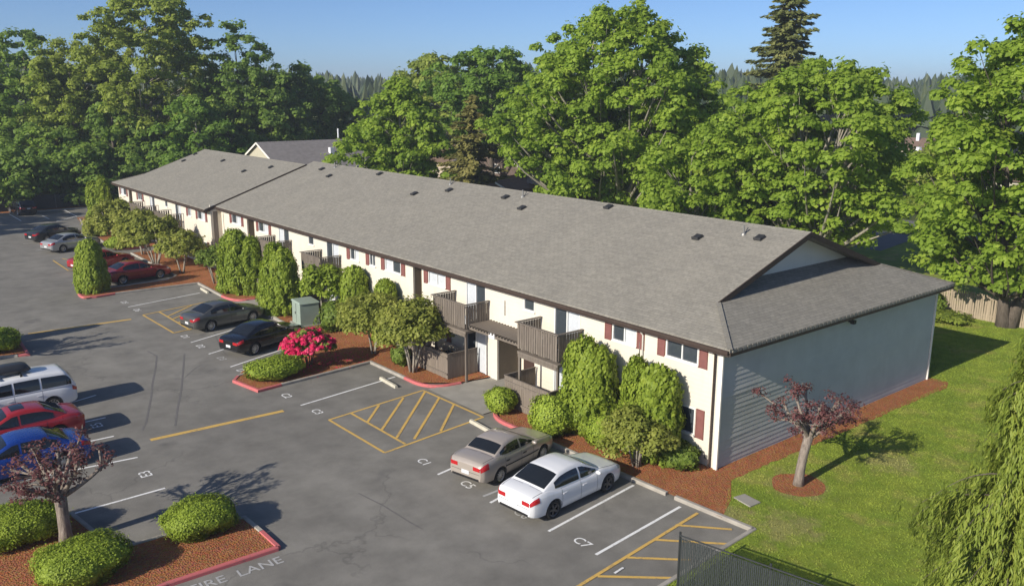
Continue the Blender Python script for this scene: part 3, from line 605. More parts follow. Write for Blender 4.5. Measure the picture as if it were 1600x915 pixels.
# ================================================================== APARTMENT BUILDING
apt = thing('apartment_building', 'long two-storey cream apartment building with grey shingle roof and brown balconies', 'building')
EZ, PITCH, OX, OY, WD, MX = 5.19, 0.348, 0.42, 0.58, 17.2, 8.6
def rz_(x, x0): return EZ+PITCH*(x-(x0-OX))
def wall_holes(x, y0, y1, z0, z1, holes, mat, depth=0.12, name='wall'):
    """a wall in the plane X = x facing -X with real openings and reveals"""
    ys = sorted({y0, y1, *[min(max(h[0], y0), y1) for h in holes], *[min(max(h[1], y0), y1) for h in holes]}); zs = sorted({z0, z1, *[h[2] for h in holes], *[h[3] for h in holes]})
    mb = MB()
    for a, b in zip(ys[:-1], ys[1:]):
        for c, d in zip(zs[:-1], zs[1:]):
            cy, cz = (a+b)/2, (c+d)/2
            if any(h[0] < cy < h[1] and h[2] < cz < h[3] for h in holes): continue
            mb.poly([(x, a, c), (x, a, d), (x, b, d), (x, b, c)])
    for h in holes:
        a, b, c, d = h; e = x+depth
        mb.poly([(x, a, c), (e, a, c), (e, a, d), (x, a, d)]); mb.poly([(x, b, c), (x, b, d), (e, b, d), (e, b, c)]); mb.poly([(x, a, d), (e, a, d), (e, b, d), (x, b, d)]); mb.poly([(x, a, c), (x, b, c), (e, b, c), (e, a, c)])
    return mb.build(name, mat, apt)
def window(x, y0, y1, z0, z1, shut=(1, 1), blind=0.5, sw=0.40, half=True):
    f = MB(); t = 0.055; X0, X1 = x-0.025, x+0.06
    f.box(X0, X1, y0, y1, z0, z0+t); f.box(X0, X1, y0, y1, z1-t, z1); f.box(X0, X1, y0, y0+t, z0+t, z1-t); f.box(X0, X1, y1-t, y1, z0+t, z1-t)
    m = (y0+y1)/2
    if half: f.box(X0+0.01, X1, m-0.03, m+0.03, z0+t, z1-t)
    w = f.build('window', M['frame'], apt)
    for (a, b), bl in zip(((y0+t, m-0.03), (m+0.03, y1-t)) if half else ((y0+t, y1-t),), (rnd.random() < blind, rnd.random() < blind*0.7)):
        MB().poly([(x+0.05, a, z0+t), (x+0.05, a, z1-t), (x+0.05, b, z1-t), (x+0.05, b, z0+t)]).build('pane', M['blind' if bl else 'glass'], w)
    MB().box(x-0.07, x-0.026, y0-0.03, y1+0.03, z0-0.05, z0+0.01).build('sill', M['trim'], w)
    for s, on in zip((0, 1), shut):
        if not on: continue
        a = y1+0.05 if s else y0-0.05-sw; sm = MB(); sm.box(x-0.045, x-0.002, a, a+0.05, z0-0.05, z1+0.03); sm.box(x-0.045, x-0.002, a+sw-0.05, a+sw, z0-0.05, z1+0.03); sm.box(x-0.03, x-0.003, a+0.05, a+sw-0.05, z0-0.05, z1+0.03)
        k = z0
        while k < z1-0.03: sm.hexa([(x-0.031, a+0.05, k), (x-0.031, a+sw-0.05, k), (x-0.031, a+sw-0.05, k+0.07), (x-0.031, a+0.05, k+0.07), (x-0.045, a+0.05, k), (x-0.045, a+sw-0.05, k), (x-0.032, a+sw-0.05, k+0.065), (x-0.032, a+0.05, k+0.065)]); k += 0.085
        sm.build('shutter', M['shutter'], w)
    return w
def slider(x, y0, y1, z0, z1, dark=0):
    f = MB(); t = 0.06; X0, X1 = x-0.02, x+0.07; m = (y0+y1)/2
    f.box(X0, X1, y0, y1, z1-t, z1); f.box(X0, X1, y0, y0+t, z0, z1-t); f.box(X0, X1, y1-t, y1, z0, z1-t); f.box(X0, X1, m-0.035, m+0.035, z0, z1-t)
    w = f.build('sliding_door', M['frame'], apt)
    for i, (a, b) in enumerate(((y0+t, m-0.035), (m+0.035, y1-t))): MB().poly([(x+0.05, a, z0), (x+0.05, a, z1-t), (x+0.05, b, z1-t), (x+0.05, b, z0)]).build('pane', M['blind' if i != dark else 'glass'], w)
UZ0, UZ1, LZ0, LZ1 = 4.05, 4.97, 1.15, 2.28
def facade(x, y0, y1, wins, slides, small, recess, alcove):
    holes = []
    for a, b, s in wins: holes += [(a, b, UZ0, UZ1), (a, b, LZ0, LZ1)]
    for a, b, d in slides: holes += [(a, b, 2.78, UZ1), (a, b, 0.1, 2.25)]
    for a, b in small: holes += [(a, b, 4.2, 4.8)]
    for a, b in recess: holes.append((a, b, 0.1, 5.0))
    for a, b in alcove: holes.append((a, b, 0.0, 2.35))
    segs = sorted([q for r_ in recess for q in r_]); wall_holes(x, y0, y1, 0, 5.08, holes, M['wall'])
    for a, b, s in wins: window(x, a, b, UZ0, UZ1, s); window(x, a, b, LZ0, LZ1, s, 0.7)
    for a, b, d in slides: slider(x, a, b, 2.78, UZ1, d); slider(x, a, b, 0.1, 2.25, 1-d)
    for a, b in small: window(x, a, b, 4.2, 4.8, (0, 0), 0.0, half=False)
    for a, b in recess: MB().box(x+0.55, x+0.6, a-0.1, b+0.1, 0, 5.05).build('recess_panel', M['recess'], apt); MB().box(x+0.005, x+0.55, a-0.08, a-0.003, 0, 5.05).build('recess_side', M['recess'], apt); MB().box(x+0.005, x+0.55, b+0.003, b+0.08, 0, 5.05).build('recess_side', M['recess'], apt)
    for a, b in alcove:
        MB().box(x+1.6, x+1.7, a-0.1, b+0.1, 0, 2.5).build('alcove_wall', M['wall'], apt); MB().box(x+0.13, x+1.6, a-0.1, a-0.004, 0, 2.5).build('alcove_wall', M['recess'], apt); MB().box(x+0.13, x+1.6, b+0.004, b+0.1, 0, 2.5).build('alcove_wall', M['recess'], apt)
        MB().box(x+0.13, x+1.7, a-0.1, b+0.1, 2.36, 2.45).build('alcove_ceiling', M['soffit'], apt)
        for q in (a+0.25, b-1.15): d_ = MB().box(x+1.55, x+1.597, q, q+0.9, 0.05, 2.1).build('entry_door', M['door'], apt); MB().lathe([(0.0, 0), (0.03, 0.01), (0.03, 0.05), (0, 0.06)], 8, 'z', (x+1.52, q+0.1, 1.0)).build('handle', M['chrome'], d_)
facade(0.0, 0.05, 50.3,
       [(1.15, 2.78, (1, 1)), (4.4, 5.78, (1, 1)), (18.25, 19.9, (1, 1)), (22.75, 24.5, (1, 1)), (25.6, 26.3, (0, 1)), (27.6, 28.7, (0, 1)), (41.0, 42.75, (1, 1)), (46.1, 47.95, (1, 1))],
       [(7.8, 9.5, 1), (14.7, 16.4, 0), (30.2, 31.9, 1), (37.5, 39.25, 0)], [(10.9, 11.7), (33.7, 34.5)], [(20.6, 21.5), (43.6, 45.0)], [(10.9, 13.8), (35.0, 38.0)][:1])
FX, FY0, FY1, DZ = -0.9, 50.2, 76.2, -0.2
wing_before = set(o.name for o in apt.children)
sh = lambda L: [tuple(v+2.3 if i < 2 else v for i, v in enumerate(t)) for t in L]
facade(FX, FY0+0.02, FY1, sh([(49.1, 50.8, (1, 1)), (52.3, 53.1, (0, 1)), (65.9, 67.2, (1, 1)), (71.1, 73.0, (1, 1))]), sh([(54.9, 56.4, 1), (62.1, 63.6, 0)]), sh([(58.4, 59.1)]), sh([(69.2, 70.4)]), [])
for o in apt.children:
    if o.name not in wing_before: o.location.z += DZ
# the stepped return between the two wings, rear and far walls
MB().box(FX+0.004, 0.3, FY0, FY0+0.12, 0, 5.3).build('return_wall', M['wall'], apt)
MB().box(WD-0.15, WD, 0.2, 50.3, 0, 5.15).build('rear_wall', M['wall'], apt); MB().box(WD+FX-0.15, WD+FX, FY0, FY1, 0, 5.15).build('rear_wall', M['wall'], apt); MB().box(FX+0.15, WD+FX-0.16, FY1-0.12, FY1, 0, 5.2).build('far_wall', M['wall'], apt)
# end wall: lapped boards, each its own piece
MB().box(0.02, WD-0.02, 0.055, 0.2, 0, 5.2).build('end_wall', M['board'], apt)
nb = 26; bh = 5.12/nb
for i in range(nb):
    z = 0.02+i*bh; rows = []; out = 0.025+rnd.uniform(-0.004, 0.005); ph = rnd.random()*6
    for j in range(25):
        x = 0.0+WD*j/24; wv = 0.0035*math.sin(j*0.9+ph)+rnd.uniform(-0.002, 0.002)
        rows.append([(x, 0.054, z), (x, 0.05-out-wv, z), (x, 0.05-out-wv+0.003, z+0.02), (x, 0.044, z+bh+0.012), (x, 0.054, z+bh+0.012)])
    b = MB().grid(rows); b.build('siding_board', M['board'], apt)
for x in (0.0, WD): MB().box(x-0.05 if x < 1 else x-0.03, x+0.03 if x < 1 else x+0.05, -0.035, 0.052, 0.0, 5.13).build('corner_board', M['trim'], apt)
MB().box(-0.052, -0.003, 0.052, 0.13, 0.0, 5.08).build('corner_board', M['trim'], apt)
dp = MB(); dp.tube([(-0.36, 0.30, 5.0), (-0.25, 0.30, 4.86), (-0.09, 0.30, 4.72), (-0.09, 0.30, 0.35), (-0.22, 0.28, 0.16)], [0.045]*5, 8); dp.build('downspout', M['fascia'], apt, True)
dp = MB(); dp.tube([(-0.36, 4.0, 5.0), (-0.2, 4.0, 4.8), (-0.07, 4.0, 4.66), (-0.07, 4.0, 0.3)], [0.035]*4, 8); dp.build('downspout', M['trim'], apt, True)
lt = MB(); lt.box(8.9, 9.0, -0.12, 0.03, 4.55, 4.62); lt.box(8.85, 9.05, -0.28, -0.1, 4.5, 4.66); lt.build('flood_light', M['vent'], apt)
# roofs -------------------------------------------------------------
def roof_mesh(name, tops, mat, parent, t=0.13):
    mb = MB(); uvs = []
    for pts, ax in tops:
        mb.slab(pts, t)
    o = mb.build(name, mat, parent); me = o.data; uv = me.uv_layers.new(name='UVMap')
    for p in me.polygons:
        n = p.normal
        for li in p.loop_indices:
            v = me.vertices[me.loops[li].vertex_index].co
            uv.data[li].uv = (v.y, v.x*1.06) if abs(n.x) >= abs(n.y) else (v.x, v.y*1.06)
    return o
def dutch_roof(x0, y0, y1, near, far):
    """gable-on-hip roof; near / far say which end has the little gable over a skirt"""
    xe, xb, xm = x0-OX, x0+WD+OX, x0+MX; H = PITCH*(xm-xe); zt = EZ+H; g = 2.58; gz = EZ+PITCH*g
    ya, yb = (y0-OY if near else y0), (y1+OY if far else y1)
    ga, gbk = (ya+g if near else ya), (yb-g if far else yb)
    fr = [(xe, ya, EZ)]
    fr += [(xe+g, ga, gz)] if near else []
    fr += [(xm, ga, zt), (xm, gbk, zt)]
    fr += [(xe+g, gbk, gz)] if far else []
    fr += [(xe, yb, EZ)]
    bk = [(2*xm-p[0], p[1], p[2]) for p in fr][::-1]
    roof = roof_mesh('roof', [(fr[::1], 0)], M['shingle'], apt); roof_mesh('rear_roof', [(bk, 0)], M['shingle'], apt)
    fb = MB(); sk = 1.05
    for on, s, ye, yg in ((near, 1, ya, ga), (far, -1, yb, gbk)):
        if not on: continue
        d = g+sk; yi = ye+s*d; zi = EZ+PITCH*d
        pts = [(xe, ye, EZ), (xb, ye, EZ), (xb-g, yg, gz-0.003), (xb-d, yi, zi), (xe+d, yi, zi), (xe+g, yg, gz-0.003)]
        if s < 0: pts = pts[::-1]
        roof_mesh('skirt_roof', [(pts, 1)], M['shingle'], apt)
        yw = yi-s*0.02
        gw = MB().poly([(xe+d, yw, zi-0.1), (xb-d, yw, zi-0.1), (xm, yw, zt-0.16)] if s > 0 else [(xb-d, yw, zi-0.1), (xe+d, yw, zi-0.1), (xm, yw, zt-0.16)]); gw.build('gable_wall', M['gable'], apt)
        for q in (xe+g, xb-g):      # barge boards
            b = MB(); a_ = (q, yg-s*0.02, gz-0.10); c_ = (xm, yg-s*0.02, zt-0.10); b.bar(a_, c_, 0.045, 0.24); b.build('barge_board', M['fascia'], apt)
        b = MB(); b.box(xe+0.02, xb-0.02, ye-s*0.0-0.03, ye+0.03-0.0, EZ-0.27, EZ-0.131); b.build('fascia', M['fascia'], apt)
    # front and rear fascia with gutter
    for q, nm in ((xe, 'gutter'), (xb, 'fascia')):
        s = -1 if q == xe else 1; b = MB(); b.box(min(q, q+s*0.11), max(q, q+s*0.11), ya+0.02, yb-0.02, EZ-0.19, EZ-0.06); b.build(nm, M['fascia'], apt)
        b = MB(); b.box(q-0.02 if s > 0 else q+0.002, q-0.002 if s > 0 else q+0.02, ya+0.04, yb-0.04, EZ-0.30, EZ-0.131); b.build('fascia', M['fascia'], apt)
    MB().box(xe+0.03, x0+0.25, ya+0.05, yb-0.05, EZ-0.17, EZ-0.145).build('soffit', M['soffit'], apt)
    if near: MB().box(x0+0.26, xb-0.03, ya+0.05, y0+0.3, EZ-0.17, EZ-0.145).build('soffit', M['soffit'], apt)
    # ridge and hip caps
    cap = MB(); y = ga
    while y < gbk-0.02:
        e = min(y+0.30, gbk); cap.hexa([(xm-0.14, y, zt-0.045), (xm+0.14, y, zt-0.045), (xm+0.14, e, zt-0.052), (xm-0.14, e, zt-0.052), (xm-0.03, y, zt+0.022), (xm+0.03, y, zt+0.022), (xm+0.03, e, zt+0.012), (xm-0.03, e, zt+0.012)]); y += 0.30
    c = cap.build('ridge_cap', M['shingle'], roof); c['kind'] = 'stuff'; c.data.uv_layers.new(name='UVMap')
    for on, s, ye, yg in ((near, 1, ya, ga), (far, -1, yb, gbk)):
        if on:
            for q, w in ((xe, 1), (xb, -1)):
                h = MB()
                for k in range(9):
                    a = k/9.0; e = (k+1)/9.0; P = lambda u: Vector((q+w*g*u, ye+s*g*u, EZ+PITCH*g*u+0.012)); h.bar(P(a)+Vector((0, 0, 0.012)), P(e), 0.2, 0.02)
                h.build('hip_cap', M['shingle'], roof).data.uv_layers.new(name='UVMap')
    return roof, xe, xm, zt
roofA, xeA, xmA, ztA = dutch_roof(0.0, 0.0, 50.5, True, False)
wing_before = set(o.name for o in apt.children)
roofB, xeB, xmB, ztB = dutch_roof(FX, FY0, FY1, False, True)
# dark rake boards where the wing roofs step past each other
b = MB(); b.bar((xeB, FY0-0.025, EZ-0.13), (xmB, FY0-0.025, ztB-0.13), 0.05, 0.27); b.build('rake_board', M['fascia'], apt)
b = MB().poly([(FX-0.1, FY0+0.03, EZ-0.1), (FX-0.1, FY0+0.03, EZ-0.2), (xmB, FY0+0.03, ztB-0.4), (xmB, FY0+0.03, ztB-0.1)]); b.build('step_cheek', M['fascia'], apt)
for o in apt.children:
    if o.name not in wing_before: o.location.z += DZ
MB().box(FX+0.02, FX+0.4, FY0-0.5, FY0-0.4, 0, 4.85).build('post', M['wood'], apt)
# shingle-edge drip: short tabs along the near skirt
for k in range(58):
    x = xeA+0.15+k*0.302
    if x < WD+OX-0.2: MB().box(x, x+0.24, -OY-0.035, -OY+0.02, EZ-0.145, EZ-0.02+rnd.uniform(-0.012, 0.012)).build('drip_tab', M['shingle'], roofA).data.uv_layers.new(name='UVMap')
# roof vents and pipes
def on_roof(x, y, x0):
    d = ray(x, y); k = EZ-PITCH*(x0-OX)+(DZ if x0 < -0.1 else 0); t = (CAM[2]-k-PITCH*CAM[0])/(PITCH*d[0]-d[2]); return CAM+d*t
z2 = lambda x, y: (300+x/3.05, 220+y/3.05)
for p in [z2(620, 137), z2(655, 170), z2(895, 160), z2(1060, 255), (702, 298), (790, 309), (815.6, 326), (950.8, 324.5), (1090, 372), (1187, 373)]:
    q = on_roof(*p, 0.0); v = MB(); v.hexa([(-0.2, -0.2, -0.06), (0.2, -0.2, 0.08), (0.2, 0.2, 0.08), (-0.2, 0.2, -0.06), (-0.19, -0.17, 0.06), (0.15, -0.17, 0.19), (0.15, 0.17, 0.19), (-0.19, 0.17, 0.06)]); v.box(-0.24, -0.16, -0.19, 0.19, -0.03, 0.08)
    o = v.build('roof_vent', M['vent'], roofA); o.location = q
for p in [z2(15, 65), z2(-40, 97), z2(147, 97), z2(247, 147), z2(375, 128)]:
    q = on_roof(*p, FX)-np.array([0, 0, 0.0]); o = MB().hexa([(-0.2, -0.2, -0.06), (0.2, -0.2, 0.08), (0.2, 0.2, 0.08), (-0.2, 0.2, -0.06), (-0.19, -0.17, 0.06), (0.15, -0.17, 0.19), (0.15, 0.17, 0.19), (-0.19, 0.17, 0.06)]).build('roof_vent', M['vent'], roofB); o.location = q-np.array([0, 0, DZ])
for p in [z2(682, 128), (817, 307.5), (1162, 366), (704, 288)]:
    q = on_roof(*p, 0.0); v = MB(); v.lathe([(0.15, -0.06), (0.1, 0.06), (0.05, 0.1)], 10); v.tube([(0, 0, 0), (0, 0, 0.42)], [0.045, 0.045], 9); v.bar((0.16, 0.05, 0.05), (0.3, -0.02, 0.3), 0.03, 0.03); o = v.build('vent_pipe', M['pipe'], roofA); o.location = q
# balconies -----------------------------------------------------------
slat_me = MB().box(-0.012, 0.012, -0.066, 0.066, 0, 1.16).mesh('slat', M['wood']); slat_mx = MB().box(-0.066, 0.066, -0.012, 0.012, 0, 1.16).mesh('slat', M['wood'])
def balcony(x, y0, y1, zt=4.12, zb=2.62, dpt=1.5, near=True, gap=0.028):
    f = MB().box(x-dpt, x-0.003, y0, y1, zb-0.02, zb+0.1).build('balcony', M['wood'], apt)
    def part(me_or_mb, name, loc=None):
        o = link(name, me_or_mb, f) if not isinstance(me_or_mb, MB) else me_or_mb.build(name, M['wood'], f)
        if loc: o.location = loc
    k = y0+0.09
    step = 0.132+gap
    while k < y1-0.05: part(slat_me, 'slat', (x-dpt-0.02, k+rnd.uniform(-.006, .006), zt-1.24+rnd.uniform(-.015, .015))); k += step
    for ys in (y0-0.02, y1+0.02):
        k = x-dpt+0.1
        while k < x-0.08: part(slat_mx, 'slat', (k, ys, zt-1.24)); k += step
    part(MB().box(x-dpt-0.09, x-dpt+0.05, y0-0.09, y1+0.09, zt-0.04, zt), 'hand_rail')
    for ys in (y0-0.02, y1+0.02): part(MB().box(x-dpt+0.052, x-0.004, ys-0.07, ys+0.07, zt-0.041, zt-0.001), 'hand_rail')
    part(MB().box(x-dpt-0.008, x-dpt+0.04, y0+0.05, y1-0.05, zb-0.18, zb-0.025), 'beam')
    for ys in (y0+0.08, y1-0.08): part(MB().box(x-dpt+0.045, x-dpt+0.15, ys-0.055, ys+0.055, 0.0, zb-0.022), 'post')
    return f
for a, b in [(7.62, 10.4), (14.45, 17.3), (30.0, 32.6), (37.2, 39.9)]: balcony(0.0, a, b)
for a, b in [(56.7, 59.9), (63.5, 67.5)]: balcony(FX, a, b, zt=3.92, zb=2.42, gap=0.06)
# slatted canopy over the entry
cn = MB().bar((-1.28, 10.5, 2.92), (-1.28, 14.35, 2.92), 0.08, 0.14).build('canopy', M['wood'], apt); MB().bar((-0.04, 10.5, 3.02), (-0.04, 14.35, 3.02), 0.07, 0.14).build('beam', M['wood'], cn)
for k in range(17): y = 10.6+k*0.228; MB().bar((-1.42, y, 3.02), (-0.004, y, 3.12), 0.07, 0.07).build('slat', M['wood'], cn)
MB().box(-1.4, -0.08, 10.55, 14.3, 3.125, 3.135).build('cover_sheet', M['wood'], cn)
for y in (10.75, 14.1): MB().bar((-0.03, y, 2.25), (-1.2, y, 2.88), 0.07, 0.07).build('brace', M['wood'], cn)
sg = MB().box(-1.36, -1.32, 12.3, 12.75, 2.80, 3.05); sg.build('entry_light', M['sign'], apt)
for y, z in ((13.15, 3.95), (19.0, 3.2), (4.2, 3.9)): MB().tube([(-0.03, y, z-0.35), (-0.03, y, z+0.4)], [0.02, 0.02], 6).build('conduit', M['pipe'], apt)
MB().box(-0.06, -0.003, 0.45, 0.58, 0.4, 0.55).build('outlet_box', M['pipe'], apt)

# patio fences: every board a piece
brd = MB().hexa([(-0.072, -0.011, 0.06), (0.072, -0.011, 0.06), (0.072, 0.011, 0.06), (-0.072, 0.011, 0.06), (-0.072, -0.011, 1.3), (0.072, -0.011, 1.3), (0.072, 0.011, 1.3), (-0.072, 0.011, 1.3)]).mesh('board', M['patio'])
def patio(label, x, ya, yb, sides, h=1.0):
    rt = thing('patio_fence', label, 'fence', (x, ya, 0.06), 0, 'brown patio fences under the balconies')
    def run(p, q):
        p, q = Vector(p), Vector(q); L = (q-p).length; d = (q-p)/L; n = int(L/0.152); an = math.atan2(d.y, d.x)
        for i in range(n):
            o = link('board', brd, rt); c = p+d*((i+0.5)*L/n); o.location = (c.x-x, c.y-ya, rnd.uniform(-0.01, 0.01)); o.rotation_euler = (0, 0, an+rnd.uniform(-.02, .02)); o.scale = (L/n/0.152, 1, h)
        nrm = Vector((-d.y, d.x, 0))*0.035
        for zz in (0.3, 1.1): MB().bar((p+nrm-Vector((x, ya, -zz*h))), (q+nrm-Vector((x, ya, -zz*h))), 0.04, 0.09).build('rail', M['wood'], rt)
        MB().bar((p-Vector((x, ya, -1.315*h))), (q-Vector((x, ya, -1.315*h))), 0.09, 0.03).build('cap', M['wood'], rt)
    run((x, ya, 0), (x, yb, 0))
    for s, y in sides: run((x, y, 0), (-0.1+s, y, 0))
patio('brown board patio fence with a corner beside the entry walk', -2.0, 15.33, 20.2, [(0, 15.33), (0, 20.2)], 1.05)
patio('brown board patio fence below the balcony nearest the end wall', -2.0, 7.6, 10.7, [(0, 7.6), (0, 10.7)], 1.15)
patio('brown board patio fence half hidden behind the green utility cabinet', -2.0, 29.6, 33.2, [(0, 29.6), (0, 33.2)], 0.95)
patio('brown board patio fence between the two tall arborvitae clumps', -2.0, 37.6, 41.2, [(0, 37.6), (0, 41.2)], 0.95)
# things kept on the patio and the balconies
mc = thing('barbecue', 'black kettle barbecue on the patio behind the brown fence', 'barbecue', (-1.1, 16.6, 0.06)); MB().lathe([(0.05, 0.62), (0.26, 0.72), (0.31, 0.9), (0.27, 1.05), (0.12, 1.15), (0, 1.16)], 16).build('bowl', M['black'], mc, True)
for k in range(3): a = 2.1*k; MB().tube([(0.12*math.cos(a), 0.12*math.sin(a), 0.68), (0.33*math.cos(a), 0.33*math.sin(a), 0)], [0.018, 0.018], 6).build('leg', M['pipe'], mc)
bk = thing('bicycle', 'dark bicycle parked on the patio behind the brown fence corner', 'bicycle', (-1.45, 17.9, 0.06), math.radians(90))
for wx in (-0.5, 0.5):
    w = MB(); w.lathe([(0.31, -0.02), (0.34, 0), (0.31, 0.02), (0.29, 0), (0.31, -0.02)], 22, 'y', (wx, 0, 0.34)); w.build('wheel', M['tyre'], bk, True)
fr_ = MB()
for a, b in [((-0.5, 0, 0.34), (-0.12, 0, 0.32)), ((-0.12, 0, 0.32), (-0.2, 0, 0.85)), ((-0.2, 0, 0.82), (0.36, 0, 0.8)), ((0.36, 0, 0.78), (-0.12, 0, 0.32)), ((0.34, 0, 0.95), (0.5, 0, 0.34)), ((-0.5, 0, 0.34), (-0.2, 0, 0.8))]: fr_.tube([a, b], [0.02, 0.02], 6)
fr_.build('frame', M['chrome'], bk); MB().tube([(0.33, -0.28, 0.98), (0.35, 0, 0.97), (0.33, 0.28, 0.98)], [0.015]*3, 6).build('handlebar', M['black'], bk); MB().box(-0.32, -0.08, -0.06, 0.06, 0.86, 0.91).build('saddle', M['black'], bk)
for lab, loc, rz0 in [('white plastic chair on the balcony beside the entry canopy', (-0.7, 15.4, 2.72), 0.5), ('white plastic chair on the balcony nearest the end wall', (-0.8, 9.3, 2.72), 2.2)]:
    ch = thing('plastic_chair', lab, 'chair', loc, rz0); MB().box(-0.23, 0.23, -0.22, 0.22, 0.40, 0.44).build('seat', M['sign'], ch); MB().hexa([(-0.22, 0.2, 0.44), (0.22, 0.2, 0.44), (0.22, 0.24, 0.44), (-0.22, 0.24, 0.44), (-0.2, 0.3, 0.88), (0.2, 0.3, 0.88), (0.2, 0.34, 0.88), (-0.2, 0.34, 0.88)]).build('backrest', M['sign'], ch)
    for sx in (-0.2, 0.2):
        for sy in (-0.19, 0.19): MB().box(sx-0.02, sx+0.02, sy-0.02, sy+0.02, 0, 0.4).build('leg', M['sign'], ch)
# utility cabinet
uc = thing('utility_cabinet', 'green-grey steel utility cabinet standing in the mulch bed', 'cabinet', (-2.75, 29.75, 0.09), math.radians(-6))
MB().hexa([(-0.62, -0.75, 0.08), (0.62, -0.75, 0.08), (0.62, 0.75, 0.08), (-0.62, 0.75, 0.08), (-0.6, -0.73, 1.45), (0.6, -0.73, 1.45), (0.6, 0.73, 1.45), (-0.6, 0.73, 1.45)]).build('body', M['util'], uc); MB().hexa([(-0.66, -0.79, 1.45), (0.66, -0.79, 1.45), (0.66, 0.79, 1.45), (-0.66, 0.79, 1.45), (-0.6, -0.7, 1.55), (0.6, -0.7, 1.55), (0.6, 0.7, 1.55), (-0.6, 0.7, 1.55)]).build('lid', M['util'], uc)
MB().box(-0.75, 0.75, -0.88, 0.88, 0, 0.08).build('plinth', M['walk'], uc); MB().box(-0.625, -0.615, -0.01, 0.01, 0.15, 1.4).build('door_seam', M['vent'], uc); MB().box(-0.66, -0.62, 0.1, 0.14, 0.7, 0.86).build('handle', M['pipe'], uc)

# ================================================================== CARS
def lerp(a, b, t): return a+(b-a)*t
def interp(tab, x):
    if x <= tab[0][0]: return tab[0][1]
    for (a, u), (b, v) in zip(tab[:-1], tab[1:]):
        if x <= b: return lerp(u, v, (x-a)/(b-a))
    return tab[-1][1]
def sm(tab, x, w=0.05):       # softened table lookup
    return (interp(tab, x-w)+2*interp(tab, x)+interp(tab, x+w))/4
CARS = dict(   # lengths in metres; t: deck line, r: cabin top line (x from nose +L/2 to tail -L/2)
    sedan=dict(L=4.70, W=1.80, wb=2.72, wr=0.33, top=1.45, hood=0.95, nose=0.72, deck=1.03, tail=0.95, belt=0.92, xa0=1.05, xa1=0.25, xc1=-0.95, xc0=-1.72, wroof=0.57, beltr=0.97),
    old_sedan=dict(L=4.40, W=1.70, wb=2.50, wr=0.30, top=1.37, hood=0.93, nose=0.70, deck=1.03, tail=0.97, belt=0.91, xa0=0.92, xa1=0.15, xc1=-0.88, xc0=-1.42, wroof=0.54, beltr=0.96),
    van=dict(L=5.10, W=1.98, wb=3.03, wr=0.35, top=1.76, hood=1.10, nose=0.82, deck=1.10, tail=1.05, belt=1.08, xa0=1.55, xa1=0.55, xc1=-2.18, xc0=-2.50, wroof=0.74, beltr=1.10),
    suv=dict(L=4.6, W=1.85, wb=2.65, wr=0.36, top=1.70, hood=1.08, nose=0.85, deck=1.08, tail=1.04, belt=1.06, xa0=1.15, xa1=0.4, xc1=-1.85, xc0=-2.22, wroof=0.66, beltr=1.08))
WHEELS = {}
